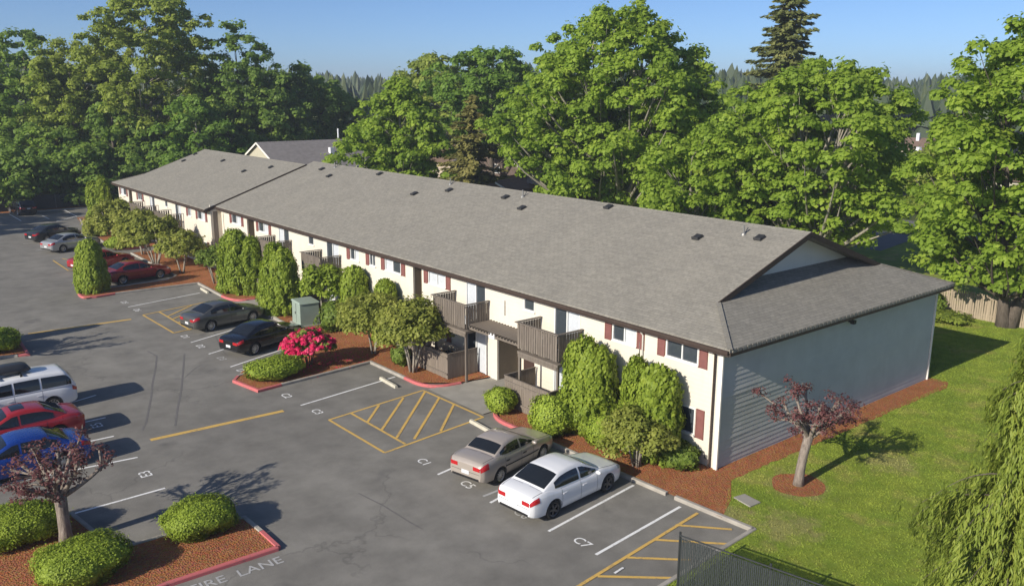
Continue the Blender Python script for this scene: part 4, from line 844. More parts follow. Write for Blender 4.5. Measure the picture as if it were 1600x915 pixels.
def car(name, label, cat, kind, paint, loc, heading, rim='rim', scale=1.0, group=None, trim_line=False, sunroof=False, handles=True, seed=0):
    k = CARS[kind]; L, Wd = k['L'], k['W']/2; x0, x1 = -L/2, L/2; big = kind in ('van', 'suv')
    root = thing(name, label, cat, (loc[0], loc[1], 0.0), heading, group); root.scale = (scale,)*3
    T = [(x0, k['tail']-0.16), (x0+0.05, k['tail']-0.03), (x0+0.22, k['tail']+0.03), (k['xc0'], k['deck']), (k['xc0']+0.5, k['beltr']), (k['xa0']-0.35, k['belt']), (k['xa0'], k['hood']+0.01), (x1-0.75, k['hood']-0.08), (x1-0.3, k['nose']+0.08), (x1-0.06, k['nose']-0.05), (x1, k['nose']-0.17)]
    HW = [(x0, Wd*0.80), (x0+0.06, Wd*0.90), (x0+0.2, Wd*0.955), (x0+0.6, Wd*0.99), (x0+1.3, Wd), (x1-1.4, Wd), (x1-0.7, Wd*0.975), (x1-0.3, Wd*0.91), (x1-0.1, Wd*0.80), (x1, Wd*0.66)]
    BB = [(x0, 0.36), (x0+0.08, 0.28), (x0+0.35, 0.22), (x1-0.4, 0.20), (x1-0.08, 0.24), (x1, 0.32)]
    def sect(x):
        t, w, b = sm(T, x, 0.07), sm(HW, x), sm(BB, x); sh = t-b
        return [(0, b), (w*0.86, b), (w*0.95, b+sh*0.06), (w*0.985, b+sh*0.22), (w, b+sh*0.42), (w*0.995, b+sh*0.62), (w*0.975, b+sh*0.80), (w*0.945, b+sh*0.92), (w*0.89, b+sh*0.98), (w*0.78, b+sh*1.0), (w*0.4, b+sh*1.0+0.02), (0, b+sh*1.0+0.028)]
    def B(x, s):   # body point: s runs along the section 0..11
        q = sect(x); i = min(int(s), 10); f = s-i; return (x, lerp(q[i][0], q[i+1][0], f), lerp(q[i][1], q[i+1][1], f))
    xs = sorted(set([round(v, 3) for v in np.linspace(x0, x1, 34)]+[round(x0+d, 3) for d in (0.03, 0.07, 0.12)]+[round(x1-d, 3) for d in (0.03, 0.07, 0.12)]))
    rows = []
    for x in xs:
        q = sect(x); rows.append([(x, y, z) for y, z in q]+[(x, -y, z) for y, z in q[::-1][1:-1]])
    mb = MB(); n0 = 0; m = len(rows[0])
    for r_ in rows: mb.v += r_
    for i in range(len(rows)-1):
        for j in range(m): a = i*m+j; b = i*m+(j+1) % m; mb.f.append((a, b, b+m, a+m))
    mb.f.append(tuple(range(m-1, -1, -1))); e = (len(rows)-1)*m; mb.f.append(tuple(e+j for j in range(m)))
    body = mb.build('body', paint, root)
    # wheel arches cut out of the body
    cut = MB(); wx = (k['wb']/2+0.02, -k['wb']/2-0.0)
    for cx_ in wx:
        for s in (1, -1): 
            p0 = len(cut.v); pr = [(0.0, Wd-0.30), (k['wr']+0.055, Wd-0.30), (k['wr']+0.055, Wd+0.2), (0.0, Wd+0.2)]
            cut.lathe([(max(a, 0.001), h*s) for a, h in pr], 22, 'y', (cx_, 0, k['wr']))
    co = cut.build('cutter', M['black'], root); bm = bmesh.new(); bm.from_mesh(co.data); bmesh.ops.remove_doubles(bm, verts=bm.verts, dist=0.004); bmesh.ops.recalc_face_normals(bm, faces=bm.faces); bm.to_mesh(co.data); bm.free()
    bm = bmesh.new(); bm.from_mesh(body.data); bmesh.ops.recalc_face_normals(bm, faces=bm.faces); bm.to_mesh(body.data); bm.free()
    md = body.modifiers.new('cut', 'BOOLEAN'); md.operation = 'DIFFERENCE'; md.object = co; md.solver = 'EXACT'
    dg = bpy.context.evaluated_depsgraph_get(); me = bpy.data.meshes.new_from_object(body.evaluated_get(dg)); body.modifiers.clear(); old = body.data; body.data = me; bpy.data.meshes.remove(old); bpy.data.objects.remove(co)
    while len(me.materials) > 1: me.materials.pop()
    me.polygons.foreach_set('material_index', [0]*len(me.polygons)); smooth_angle(body, 32)
    # cabin
    zt = k['top']; CT = [(k['xc0']-0.04, k['deck']-0.03), (k['xc0']+0.02, k['deck']+0.02), (k['xc1'], zt-0.055), (lerp(k['xc1'], k['xa1'], 0.35), zt-0.005), (lerp(k['xc1'], k['xa1'], 0.7), zt), (k['xa1'], zt-0.055), (k['xa0']-0.03, k['hood']+0.015), (k['xa0']+0.04, k['hood']-0.03)]
    def ctop(x): return sm(CT, x, 0.09)
    def half(x):
        b = sm(T, x, 0.07)-0.025; t = ctop(x); f = max(0.0, min(1.0, (t-b)/(zt-k['belt']))); wb_ = Wd*0.915 if not big else Wd*0.945
        taper = 1-0.10*max(0, (x-k['xa1'])/(k['xa0']-k['xa1']))**1.5-0.10*max(0, (k['xc1']-x)/(k['xc1']-k['xc0']))**1.5
        wr_ = lerp(wb_, k['wroof']+0.06, f)*taper; wb2 = wb_*taper; return b, t, wb2, wr_
    def csect(x):
        b, t, wb_, wr_ = half(x); h = max(t-b, 0.012)
        return [(wb_, b), (lerp(wb_, wr_, 0.5)+0.012*min(1, h*3), b+h*0.5), (wr_, t-0.16*h), (wr_-0.035*min(1, h*3), t-0.05*h), (wr_-0.11*min(1, h*3), t), (wr_*0.5, t+0.02*min(1, h*3)), (0, t+0.03*min(1, h*3))]
    rows = []
    for x in np.linspace(k['xc0']-0.03, k['xa0']+0.03, 36):
        q = csect(x); rows.append([(x, y, z) for y, z in q]+[(x, -y, z) for y, z in q[::-1][1:]])
    cb = MB().grid(rows).build('cabin', paint, root); smooth_angle(cb, 50)
    # glass panes, each laid a few millimetres proud of the cabin skin
    def top_pane(nm, xa, xb, mar, mat):
        g = []
        for x in np.linspace(xa, xb, 9):
            b, t, wb_, wr_ = half(x); h = max(t-b, 0.012); ww = (wr_-mar); c = min(1, h*3); row = []
            for v in np.linspace(-1, 1, 11):
                y = ww*v; q = csect(x)[::-1]; zz = interp([(p[0], p[1]) for p in q[:5]], abs(y)); row.append((x, y, zz+0.010))
            g.append(row)
        o = MB().grid(g).build(nm, mat, root, True); return o
    top_pane('windscreen', k['xa0']-0.06, k['xa1']+0.06, 0.07, M['car_glass'])
    if not big: top_pane('rear_window', k['xc0']+0.07, k['xc1']-0.05, 0.055, M['car_glass'])
    else:
        xr = k['xc0']+0.02; g = []
        for zz in np.linspace(k['deck']+0.08, zt-0.16, 5):
            f = (zz-k['deck'])/(zt-k['deck']); x = lerp(k['xc0'], k['xc1'], f)-0.05; g.append([(x, v*(Wd*0.80-0.14*f), zz) for v in np.linspace(-1, 1, 9)])
        MB().grid(g).build('rear_window', M['car_glass'], root, True)
    if sunroof: top_pane('sunroof', lerp(k['xa1'], k['xc1'], 0.5), lerp(k['xa1'], k['xc1'], 0.12), 0.28, M['car_glass'])
    spans = [(lerp(k['xa0'], k['xa1'], 0.30), -0.02), (-0.10, k['xc1']-0.30 if not big else -1.08)]
    if big: spans.append((-1.16, k['xc0']+0.16))
    for s in (1, -1):
        for xa, xb in spans:
            lo, hi = [], []
            for x in np.linspace(xa, xb, 13):
                b, t, wb_, wr_ = half(x); h = t-b; z_lo = b+0.055; z_hi = max(z_lo+0.004, t-0.20*h-0.012)
                if x > k['xa1']: z_hi = max(z_lo+0.004, min(z_hi, t-0.22*h-0.02))
                q = csect(x); yy = lambda z: interp([(p[1], p[0]) for p in q[:4]], z)
                lo.append([(x, s*(yy(z)+0.009), z) for z in np.linspace(z_lo, z_hi, 6)])
            MB().grid(lo).build('side_window', M['car_glass'], root, True)
        # mirror, handles, seams
        mx = k['xa0']-0.33; mm = MB(); mm.lathe([(0.0, -0.10), (0.07, -0.085), (0.095, 0), (0.07, 0.085), (0, 0.10)], 10, 'y', (0, 0, 0)); o = mm.build('mirror', paint, root, True); o.location = (mx, s*(Wd+0.07), k['belt']+0.06); o.scale = (0.75, 1, 0.75)
        if handles:
            for hx in (0.12, -0.85 if not big else -1.02): q = B(hx, 5.6); MB().box(hx-0.09, hx+0.09, min(s*q[1], s*(q[1]+0.025)), max(s*q[1], s*(q[1]+0.025)), q[2]-0.015, q[2]+0.015).build('door_handle', M['black'] if kind == 'old_sedan' else paint, root)
        for hx in (k['xa0']-0.28, -0.06, -0.98 if not big else -1.15):
            g = [[(hx-0.006, s*(B(hx, v)[1]+0.003), B(hx, v)[2]), (hx+0.006, s*(B(hx, v)[1]+0.003), B(hx, v)[2])] for v in np.linspace(2.4, 8.4, 9)]
            MB().grid(g).build('door_seam', M['black'], root)
        # lamps wrap round the corners
        def patch(nm, xa, xb, sa, sb, mat, ox):
            g = [[(p[0]+ox, s*(p[1]+0.009), p[2]) for p in (B(x, v) for v in np.linspace(sa, sb, 5))] for x in np.linspace(xa, xb, 6)]
            MB().grid(g).build(nm, mat, root, True)
        patch('tail_lamp', x0+0.005, x0+(0.34 if not big else 0.2), 5.6 if kind != 'old_sedan' else 5.3, 7.4 if not big else 7.6, M['tail'], -0.006); patch('head_lamp', x1-0.42, x1-0.03, 6.0, 8.0, M['head'], 0.006)
        q = B(x0, 6.5); MB().box(x0-0.012, x0-0.001, min(s*0.42*Wd, s*0.78*Wd), max(s*0.42*Wd, s*0.78*Wd), q[2]-0.07, q[2]+0.07).build('tail_lamp', M['tail'], root)
        if trim_line:
            g = [[(x, s*(B(x, 4.3)[1]+0.012), B(x, 4.2)[2]), (x, s*(B(x, 4.6)[1]+0.012), B(x, 4.55)[2])] for x in np.linspace(-1.0, 0.95, 9)]; MB().grid(g).build('side_moulding', M['black'], root)
    MB().box(x0-0.016, x0-0.002, -0.17, 0.17, 0.50 if not big else 0.72, 0.63 if not big else 0.85).build('licence_plate', M['plate'], root); MB().box(x0-0.01, x0+0.05, -Wd*0.72, Wd*0.72, 0.34, 0.42).build('bumper_insert', M['black'], root); MB().box(x1-0.05, x1+0.008, -Wd*0.5, Wd*0.5, 0.36, 0.5).build('grille', M['black'], root)
    if not big:
        xs_ = k['xc0']-0.05; MB().grid([[(xs_-0.006, v*Wd*0.72, B(xs_, 9.6)[2]+0.012) for v in np.linspace(-1, 1, 7)], [(xs_+0.006, v*Wd*0.72, B(xs_, 9.6)[2]+0.012) for v in np.linspace(-1, 1, 7)]]).build('boot_seam', M['black'], root)
        for s in (1, -1): MB().grid([[(x, s*(B(x, 8.6)[1]), B(x, 8.6)[2]+0.004), (x, s*(B(x, 8.75)[1]), B(x, 8.75)[2]+0.005)] for x in np.linspace(x0+0.1, xs_, 6)]).build('boot_seam', M['black'], root)
        for s in (1, -1): MB().grid([[(x, s*(B(x, 8.6)[1]), B(x, 8.6)[2]+0.004), (x, s*(B(x, 8.75)[1]), B(x, 8.75)[2]+0.005)] for x in np.linspace(k['xa0']-0.2, x1-0.35, 8)]).build('bonnet_seam', M['black'], root)
    MB().grid([[(x0-0.004, v*Wd*0.76, 0.585) for v in np.linspace(-1, 1, 5)], [(x0-0.004, v*Wd*0.76, 0.598) for v in np.linspace(-1, 1, 5)]]).build('bumper_seam', M['black'], root)
    for s in (1, -1): MB().grid([[(x, s*(B(x, 1.6)[1]+0.006), B(x, 1.6)[2]), (x, s*(B(x, 2.3)[1]+0.006), B(x, 2.3)[2])] for x in np.linspace(-k['wb']/2+k['wr']+0.1, k['wb']/2-k['wr']-0.08, 8)]).build('sill_trim', M['black'], root)
    MB().box(-k['wb']/2-0.3, k['wb']/2+0.3, -Wd*0.68, Wd*0.68, 0.17, 0.5).build('underbody', M['black'], root)
    # wheels
    key = (k['wr'], rim)
    if key not in WHEELS:
        r_ = k['wr']; ty = MB().lathe([(r_*0.66, -0.10), (r_*0.93, -0.105), (r_*1.0, -0.07), (r_*1.0, 0.07), (r_*0.93, 0.105), (r_*0.66, 0.10), (r_*0.64, 0.02), (0.01, 0.0)], 24, 'y').mesh('wheel', M['tyre'], False)
        rm = MB().lathe([(r_*0.66, 0.10), (r_*0.68, 0.105), (r_*0.60, 0.09), (r_*0.58, 0.05)], 22, 'y'); rm.lathe([(0.07, 0.085), (0.06, 0.095), (0.001, 0.098)], 12, 'y')
        for q in range(10 if rim == 'rim' else 5):
            a = 6.283*q/(10 if rim == 'rim' else 5); w = 0.028 if rim == 'rim' else 0.045; c, s_ = math.cos(a), math.sin(a); P = lambda u, v, y: (u*c-v*s_, y, u*s_+v*c)
            rm.hexa([P(0.04, -w, 0.05), P(r_*0.62, -w*0.8, 0.05), P(r_*0.62, w*0.8, 0.05), P(0.04, w, 0.05), P(0.04, -w*0.8, 0.088), P(r_*0.62, -w*0.6, 0.085), P(r_*0.62, w*0.6, 0.085), P(0.04, w*0.8, 0.088)])
        WHEELS[key] = (ty, rm.mesh('rim', M[rim], False))
    ty, rm = WHEELS[key]
    for cx_ in wx:
        for s in (1, -1):
            w = link('wheel', ty, root); w.location = (cx_, s*(Wd-0.125), k['wr']); w.rotation_euler = (0, 0, 0 if s > 0 else math.pi)
            link('rim', rm, w)
    return root
def place(rear, front, kind, side, sc):      # from the ground points under the rear and front wheels on one side
    a, b = Vector((*G2(*rear), 0)), Vector((*G2(*front), 0)); d = (b-a).normalized(); n = Vector((-d.y, d.x, 0))*side; k = CARS[kind]
    mid = (a+b)/2+n*(k['W']/2-0.10)*sc; return (mid.x, mid.y), math.atan2(d.y, d.x)
paints = dict(white=mat_car('white_car_paint', (0.72, 0.73, 0.74), 0.0, 0.3), tan=mat_car('tan_car_paint', (0.44, 0.385, 0.33), 0.3, 0.33), black=mat_car('black_car_paint', (0.008, 0.008, 0.009), 0.2, 0.22), grey=mat_car('grey_car_paint', (0.125, 0.125, 0.115), 0.5, 0.3),
              red=mat_car('dark_red_car_paint', (0.25, 0.018, 0.02), 0.25, 0.28), crimson=mat_car('crimson_car_paint', (0.36, 0.02, 0.026), 0.2, 0.28), silver=mat_car('silver_car_paint', (0.46, 0.47, 0.48), 0.5, 0.3), slate=mat_car('slate_car_paint', (0.035, 0.04, 0.045), 0.4, 0.28), blue=mat_car('blue_car_paint', (0.012, 0.055, 0.30), 0.35, 0.25))
SC = 1.07; grp = 'cars parked along the building'; grl = 'cars parked in the left row'
for nm, lab, kind, pt, rear, front, rim, kw in [
        ('parked_car', 'white sedan parked nose to the mulch bed nearest the end wall', 'sedan', 'white', (863, 809), (947, 767.5), 'dark_rim', {}),
        ('parked_car', 'tan older sedan parked beside the white sedan', 'old_sedan', 'tan', (776, 756), (849, 716), 'rim', dict(trim_line=True)),
        ('parked_car', 'glossy black sedan parked behind the pink rhododendron', 'sedan', 'black', (393, 555), (464, 533), 'rim', {}),
        ('parked_car', 'grey sedan parked beyond the black sedan near the utility cabinet', 'sedan', 'grey', (329, 517.5), (395, 502.5), 'rim', {}),
        ('parked_car', 'dark red sedan parked beside the tall clipped arborvitae', 'sedan', 'red', (194, 444), (249, 435), 'rim', {}),
        ('parked_car', 'bright red car mostly hidden behind the tall clipped arborvitae', 'sedan', 'crimson', (140, 425), (198, 415), 'rim', {}),
        ('parked_car', 'silver sedan parked at the far end of the building', 'sedan', 'silver', (95, 395), (148, 386), 'rim', {}),
        ('parked_car', 'dark slate sedan parked beyond the silver sedan', 'sedan', 'slate', (70, 379), (118, 371), 'rim', {})]:
    l, hd = place(rear, front, kind, 1, SC); car(nm, lab, 'car', kind, paints[pt], l, hd, rim, SC, grp, **kw)
def rear_left(rearpt, hd, kind, sc):    # the car's near rear corner on the ground and its heading
    k = CARS[kind]; c = Vector((*G2(*rearpt), 0)); d = Vector((math.cos(hd), math.sin(hd), 0)); n = Vector((-d.y, d.x, 0)); m = c+d*(k['L']/2)*sc-n*(k['W']/2-0.1)*sc; return (m.x, m.y)
HL = math.pi+math.radians(1.0)
l = rear_left((146, 722), HL, 'sedan', SC); car('parked_car', 'bright blue sedan behind the pruned plum tree', 'car', 'sedan', paints['blue'], l, HL, 'rim', SC, grl)
l = rear_left((136, 678), HL, 'sedan', SC); car('parked_car', 'red sedan with a sunroof between the blue sedan and the white van', 'car', 'sedan', paints['crimson'], l, HL, 'rim', SC, grl, sunroof=True)
lv = rear_left((124, 634), HL, 'van', 1.04); car('parked_van', 'white minivan carrying a black cargo box on its roof', 'van', 'van', paints['white'], lv, HL, 'rim', 1.04, grl)
gxy = G(42, 337); car('parked_car', 'black sport utility vehicle facing the far fence in the shade', 'car', 'suv', paints['black'], (gxy[0], gxy[1]+2.2), math.radians(96), 'rim', 1.05)
gxy = G(1575, 275); car('parked_car', 'small red car glimpsed through the big maple on the right', 'car', 'sedan', paints['crimson'], (gxy[0], gxy[1]), math.radians(100), 'rim', 1.1)
# cargo box on the van
cg = thing('cargo_box', 'black roof cargo box on the white minivan', 'cargo box', (lv[0]-0.0, lv[1], 1.04*1.80), HL); rows = []
for x in np.linspace(-1.0, 1.0, 15):
    e = max(0.0, 1-abs(x)**5)**0.5; w = 0.43*(0.35+0.65*e)*(1-0.12*max(0, x)); hgt = 0.36*(0.18+0.82*e)*(1-0.25*max(0, x)); q = [(-w*0.9, 0.09), (-w, 0.09+hgt*0.35), (-w*0.92, 0.09+hgt*0.75), (-w*0.6, 0.09+hgt*0.98), (0, 0.09+hgt), (w*0.6, 0.09+hgt*0.98), (w*0.92, 0.09+hgt*0.75), (w, 0.09+hgt*0.35), (w*0.9, 0.09), (-w*0.9, 0.09)]
    rows.append([(x, y, z) for y, z in q])
bx_ = MB().grid(rows); m_ = len(rows[0]); bx_.f.append(tuple(range(m_-1))); bx_.f.append(tuple(14*m_+j for j in range(m_-2, -1, -1))); o = bx_.build('shell', plain('cargo_box_plastic', (0.03, 0.032, 0.036), 0.35), cg, True)
for x in (-0.5, 0.5):
    MB().box(x-0.035, x+0.035, -0.72, 0.72, 0.03, 0.075).build('cross_bar', M['black'], cg)
    for s in (-0.62, 0.62): MB().box(x-0.05, x+0.05, s-0.04, s+0.04, -0.06, 0.03).build('bar_foot', M['black'], cg)

# ================================================================== SMALL STRUCTURES
# slatted chain-link fence, lower right
ft = [G(1062, 836, 1.85), G(1292, 917, 1.85)]; A_ = Vector((ft[0][0], ft[0][1], 0)); D_ = Vector((ft[1][0]-ft[0][0], ft[1][1]-ft[0][1], 0)); D_.normalize(); LF = 14.0
cf = thing('chain_link_fence', 'dark chain-link fence with privacy slats beside the yellow hatching', 'fence', (A_.x, A_.y, 0.02), math.atan2(D_.y, D_.x))
sl = MB().box(-0.021, 0.021, -0.006, 0.006, 0.06, 1.78).mesh('slat', M['slat']); wires = MB()
for i in range(250): o = link('slat', sl, cf); o.location = (0.07+i*0.0555, rnd.uniform(-0.006, 0.006), rnd.uniform(-0.02, 0.0)); o.rotation_euler = (0, 0, rnd.uniform(-0.35, 0.35))
for i in range(120):
    for s in (1, -1):
        a = i*0.117
        if not 0 <= a+s*0.9 <= LF: continue
        wires.bar((a, -0.012*s, 0.05), (a+s*0.9, -0.012*s, 1.83), 0.006, 0.006)
w = wires.build('wire_mesh', M['link'], cf); w['kind'] = 'stuff'
MB().tube([(0, 0, 1.84), (LF, 0, 1.84)], [0.024, 0.024], 8).build('top_rail', M['link'], cf); MB().tube([(0, 0, 0.08), (LF, 0, 0.08)], [0.01, 0.01], 6).build('bottom_wire', M['link'], cf)
for i in range(6):
    MB().tube([(i*2.75, 0.035, 0), (i*2.75, 0.035, 1.9)], [0.034, 0.034], 9).build('post', M['link'], cf); MB().lathe([(0.04, 1.89), (0.035, 1.93), (0, 1.95)], 9, 'z', (i*2.75, 0.035, 0)).build('post_cap', M['link'], cf)
# back-yard wooden fence
wf = thing('wooden_fence', 'weathered cedar board fence behind the lawn beside the big maple', 'fence', (31.7, -6, 0.0), math.pi/2)
fbd = MB().hexa([(-0.068, -0.011, 0.06), (0.068, -0.011, 0.06), (0.068, 0.011, 0.06), (-0.068, 0.011, 0.06), (-0.05, -0.011, 1.8), (0.05, -0.011, 1.8), (0.05, 0.011, 1.8), (-0.05, 0.011, 1.8)]).mesh('board', M['fence'])
for i in range(112): o = link('board', fbd, wf); o.location = (i*0.145, rnd.uniform(-0.008, 0.008), rnd.uniform(-0.05, 0.04)); o.rotation_euler = (rnd.uniform(-.015, .015), rnd.uniform(-.015, .015), rnd.uniform(-.03, .03))
for zz in (0.4, 1.5): MB().box(-0.1, 16.2, -0.06, -0.014, zz, zz+0.09).build('rail', M['fence'], wf)
for i in range(8): MB().box(i*2.3-0.05, i*2.3+0.05, -0.16, -0.062, 0, 1.75).build('post', M['fence'], wf)
# far chain-link fence
ff = thing('chain_link_fence', 'dark chain-link fence along the trees at the far end of the lot', 'fence', (-70, 98.9, 0), 0)
for i in range(32): MB().tube([(i*2.6, 0, 0), (i*2.6, 0, 1.75)], [0.04, 0.04], 7).build('post', M['pipe'], ff)
MB().tube([(0, 0, 1.72), (81, 0, 1.72)], [0.028]*2, 6).build('top_rail', M['link'], ff)
w = MB()
for i in range(700): a = i*0.116; w.bar((a, 0.01, 0.03), (a+0.9, 0.01, 1.7), 0.007, 0.007); w.bar((a+0.9, -0.01, 0.03), (a, -0.01, 1.7), 0.007, 0.007)
w.build('wire_mesh', M['link'], ff)['kind'] = 'stuff'
MB().box(0, 81, 0.03, 0.05, 0.05, 1.66).build('privacy_screen', M['slat'], ff)
sp = atY(27, 311, 98.4); sgn = thing('notice_sign', 'small white notice sign on the far fence above the parked black vehicle', 'sign', (sp[0], 98.4, 0)); MB().box(-0.42, 0.42, -0.02, 0.02, sp[2]-0.55, sp[2]+0.45).build('panel', M['sign'], sgn); MB().tube([(0, 0.05, 0), (0, 0.05, sp[2]+0.3)], [0.03, 0.03], 7).build('post', M['pipe'], sgn)

# ================================================================== HOUSES BEHIND
def house(name, label, loc, lx, wy, ez, rise, wall, roofm, rzd=0.0, over=0.5, chimney=None, wins=True, cat='house'):
    """ridge along local X, gable ends at +-lx/2"""
    h = thing(name, label, cat, loc, math.radians(rzd)); a, b = lx/2, wy/2
    w = MB(); w.box(-a, a, -b, b, 0, ez); w.poly([(-a, -b, ez), (-a, b, ez), (-a, 0, ez+rise)]); w.poly([(a, b, ez), (a, -b, ez), (a, 0, ez+rise)]); w.build('wall', wall, h)
    k = rise/b; e = ez-k*over; A = a+over*0.7
    r1 = MB(); r1.slab([(-A, -b-over, e+0.12), (A, -b-over, e+0.12), (A, 0, ez+rise+0.12), (-A, 0, ez+rise+0.12)], 0.12); rf = r1.build('roof', roofm, h)
    r2 = MB(); r2.slab([(-A, 0, ez+rise+0.121), (A, 0, ez+rise+0.121), (A, b+over, e+0.121), (-A, b+over, e+0.121)], 0.12); r2.build('roof', roofm, h)
    for x in (-A, A):
        for s in (-1, 1): MB().bar((x, s*(b+over), e), (x, 0, ez+rise), 0.05, 0.22).build('barge_board', M['trim'], h)
    if wins:
        n = max(2, int(lx/3.4)); fl = [1.0] if ez < 4 else [1.0, 3.6]
        for z in fl:
            for i in range(n):
                x = -a+(i+0.5)*lx/n; f = MB().box(x-0.75, x+0.75, -b-0.05, -b-0.004, z, z+1.2).build('window', M['frame'], h); MB().box(x-0.67, x+0.67, -b-0.056, -b-0.051, z+0.08, z+1.12).build('pane', M['glass'], f)
            f = MB().box(-a-0.05, -a-0.004, -0.8, 0.8, z, z+1.2).build('window', M['frame'], h); MB().box(-a-0.056, -a-0.051, -0.72, 0.72, z+0.08, z+1.12).build('pane', M['glass'], f)
    if chimney:
        x, y, t = chimney; MB().box(x-0.3, x+0.3, y-0.3, y+0.3, ez, t).build('chimney', M['sign'] if t > 0 else wall, rf)
    return h
p = atY(398, 222.5, 88.0)
hx = house('house', 'cream house with grey roof rising behind the far roof', (p[0]+7.0, 88.0, 0), 13.0, 14.0, float(p[2])-3.3, 3.2, M['house_wall'], M['house_roof'], 0, 0.5, (2.0, -3.4, 7.0))
MB().tube([(5.2, 0.6, 7.2), (5.2, 0.6, 9.2)], [0.11, 0.11], 9).build('flue', M['sign'], hx)
p = atX(772, 228, 48.0)
house('house', 'brown two-storey house with brown roof left of the big maple', (52.0, p[1]-2.5, 0), 13.0, 9.0, 4.6, 2.3, M['brown_wall'], M['brown_roof'], 8)
house('house', 'low brown-roofed house wing below the brown two-storey house', (45.5, p[1]-7.0, 0), 8.0, 6.0, 2.3, 1.2, M['brown_wall'], M['brown_roof'], 8)
p = atX(680, 238, 46.0); house('house', 'tan-roofed house left of the brown conifer', (50.0, p[1]+1.5, 0), 12.0, 9.0, 4.4, 1.9, M['pale_wall'], M['brown_roof'], 90)
for i, (x, y, X, lab, wm, rm_, rz0) in enumerate([(1190, 330, 52, 'tan house seen under the maple right of centre', 'pale_wall', 'brown_roof', 20), (1440, 205, 150, 'tan house far off between the two right-hand maples', 'pale_wall', 'brown_roof', 95), (1440, 240, 105, 'grey-roofed house beyond the street between the right-hand maples', 'house_wall', 'house_roof', 80), (1500, 235, 120, 'brown-roofed house far off behind the right maple', 'pale_wall', 'brown_roof', 60), (860, 300, 47, 'pale house seen below the big centre maple', 'pale_wall', 'house_roof', 85), (1545, 250, 100, 'low cream house behind the trunk of the right maple', 'house_wall', 'brown_roof', 100)]):
    q = atX(x, y, X); house('house', lab, (X+4, q[1], 0), 13, 9, 2.9, 2.0, M[wm], M[rm_], rz0, chimney=(2, 1, 6.0))
st = flat('street', [(60, -60), (67, -60), (76, 140), (69, 140)], 0.1, M['street'], kind='structure')
flat('driveway', [(50, 20), (60.5, 21.5), (61, 26), (50, 25)], 0.12, M['street'], kind='structure')

# ================================================================== TREES
MP, MP2, FO, CO = M['maple'], M['maple2'], M['forest'], M['cotton']
def base(x, y_or, X=None, Y=None):
    q = atX(x, 138, X) if X is not None else atY(x, 138, Y); return (q[0], q[1], 0.0)
def hgt(x, y, X=None, Y=None): return float((atX(x, y, X) if X is not None else atY(x, y, Y))[2])
bg_ = 'broadleaf trees behind the building'
broadleaf('maple_tree', 'large bright maple with two bare trunks behind the cedar fence', 'tree', (31.25, 1.75, 0), 19.0, 6.4, MP, M['bark'], 11, z0=0.14, ncl=620, per=85, leaf=0.30, trunks=2, tr=0.42, spread=0.16, peak=0.42, rc=(0.55, 1.05), group=bg_, inner=0.25)
broadleaf('maple_tree', 'round maple with pale forked trunks right of centre', 'tree', (36, 18.9, 0), hgt(1290, 92, X=36), 7.2, MP, M['pale_bark'], 12, z0=0.16, ncl=620, per=80, leaf=0.33, rc=(0.55, 1.1), trunks=6, tr=0.75, spread=0.3, peak=0.55, group=bg_, inner=0.6)
broadleaf('maple_tree', 'low bright maple filling the gap over the roof right of the tallest maple', 'tree', base(1108, 0, X=30), 11.8, 5.4, MP, M['pale_bark'], 13, z0=0.12, ncl=360, per=80, leaf=0.31, rc=(0.55, 1.0), trunks=3, tr=0.35, spread=0.25, group=bg_)
broadleaf('maple_tree', 'tallest maple behind the roof, its pale trunks showing', 'tree', base(965, 0, X=36), hgt(965, -14, X=36), 9.3, MP, M['pale_bark'], 14, z0=0.1, ncl=850, per=80, leaf=0.36, trunks=4, tr=0.85, spread=0.2, peak=0.42, rc=(0.6, 1.2), group=bg_, inner=0.5, shape=0.75)
broadleaf('maple_tree', 'leaning maple at the left shoulder of the tallest maple', 'tree', base(888, 0, X=34), hgt(868, 66, X=34), 4.5, MP, M['pale_bark'], 15, z0=0.1, ncl=400, per=75, leaf=0.36, rc=(0.55, 1.05), trunks=3, tr=0.4, spread=0.25, peak=0.4, group=bg_)
broadleaf('maple_tree', 'deep green maple at the right shoulder of the tallest maple', 'tree', base(1060, 0, X=40), hgt(1060, 100, X=40), 6.3, MP, M['pale_bark'], 16, z0=0.1, ncl=420, per=75, leaf=0.36, rc=(0.55, 1.1), trunks=3, tr=0.4, group=bg_)
broadleaf('maple_tree', 'deep green round maple left of the tallest maple', 'tree', base(772, 0, X=44), hgt(772, 72, X=44), 7.4, MP2, M['bark'], 17, z0=0.38, ncl=360, per=75, leaf=0.42, rc=(0.65, 1.2), tr=0.4, group=bg_)
broadleaf('poplar_tree', 'narrow pale-trunked poplar standing behind the bright maple', 'tree', base(680, 0, X=50), hgt(680, 82, X=50), 5.0, CO, M['pale_bark'], 18, z0=0.3, ncl=190, per=80, leaf=0.5, tr=0.4, lobe=0.35, group=bg_, trunks=3, spread=0.2)
broadleaf('maple_tree', 'bright yellow-green maple behind the middle of the roof', 'tree', base(622, 0, X=26), hgt(600, 118, X=26), 5.4, MP, M['pale_bark'], 19, z0=0.06, ncl=440, per=75, leaf=0.38, rc=(0.6, 1.15), tr=0.35, peak=0.35, lobe=0.3, group=bg_, shape=0.8)
broadleaf('broadleaf_tree', 'dark round tree behind the cream house', 'tree', base(500, 0, Y=108), hgt(500, 120, Y=108), 6.6, FO, M['bark'], 20, z0=0.05, ncl=240, per=90, leaf=0.5, tr=0.4, group=bg_)
broadleaf('broadleaf_tree', 'small olive tree beyond the street on the right', 'tree', base(1475, 0, X=80), 7.5, 4.6, CO, M['bark'], 43, z0=0.05, ncl=110, per=80, leaf=0.5, tr=0.2, group=bg_)
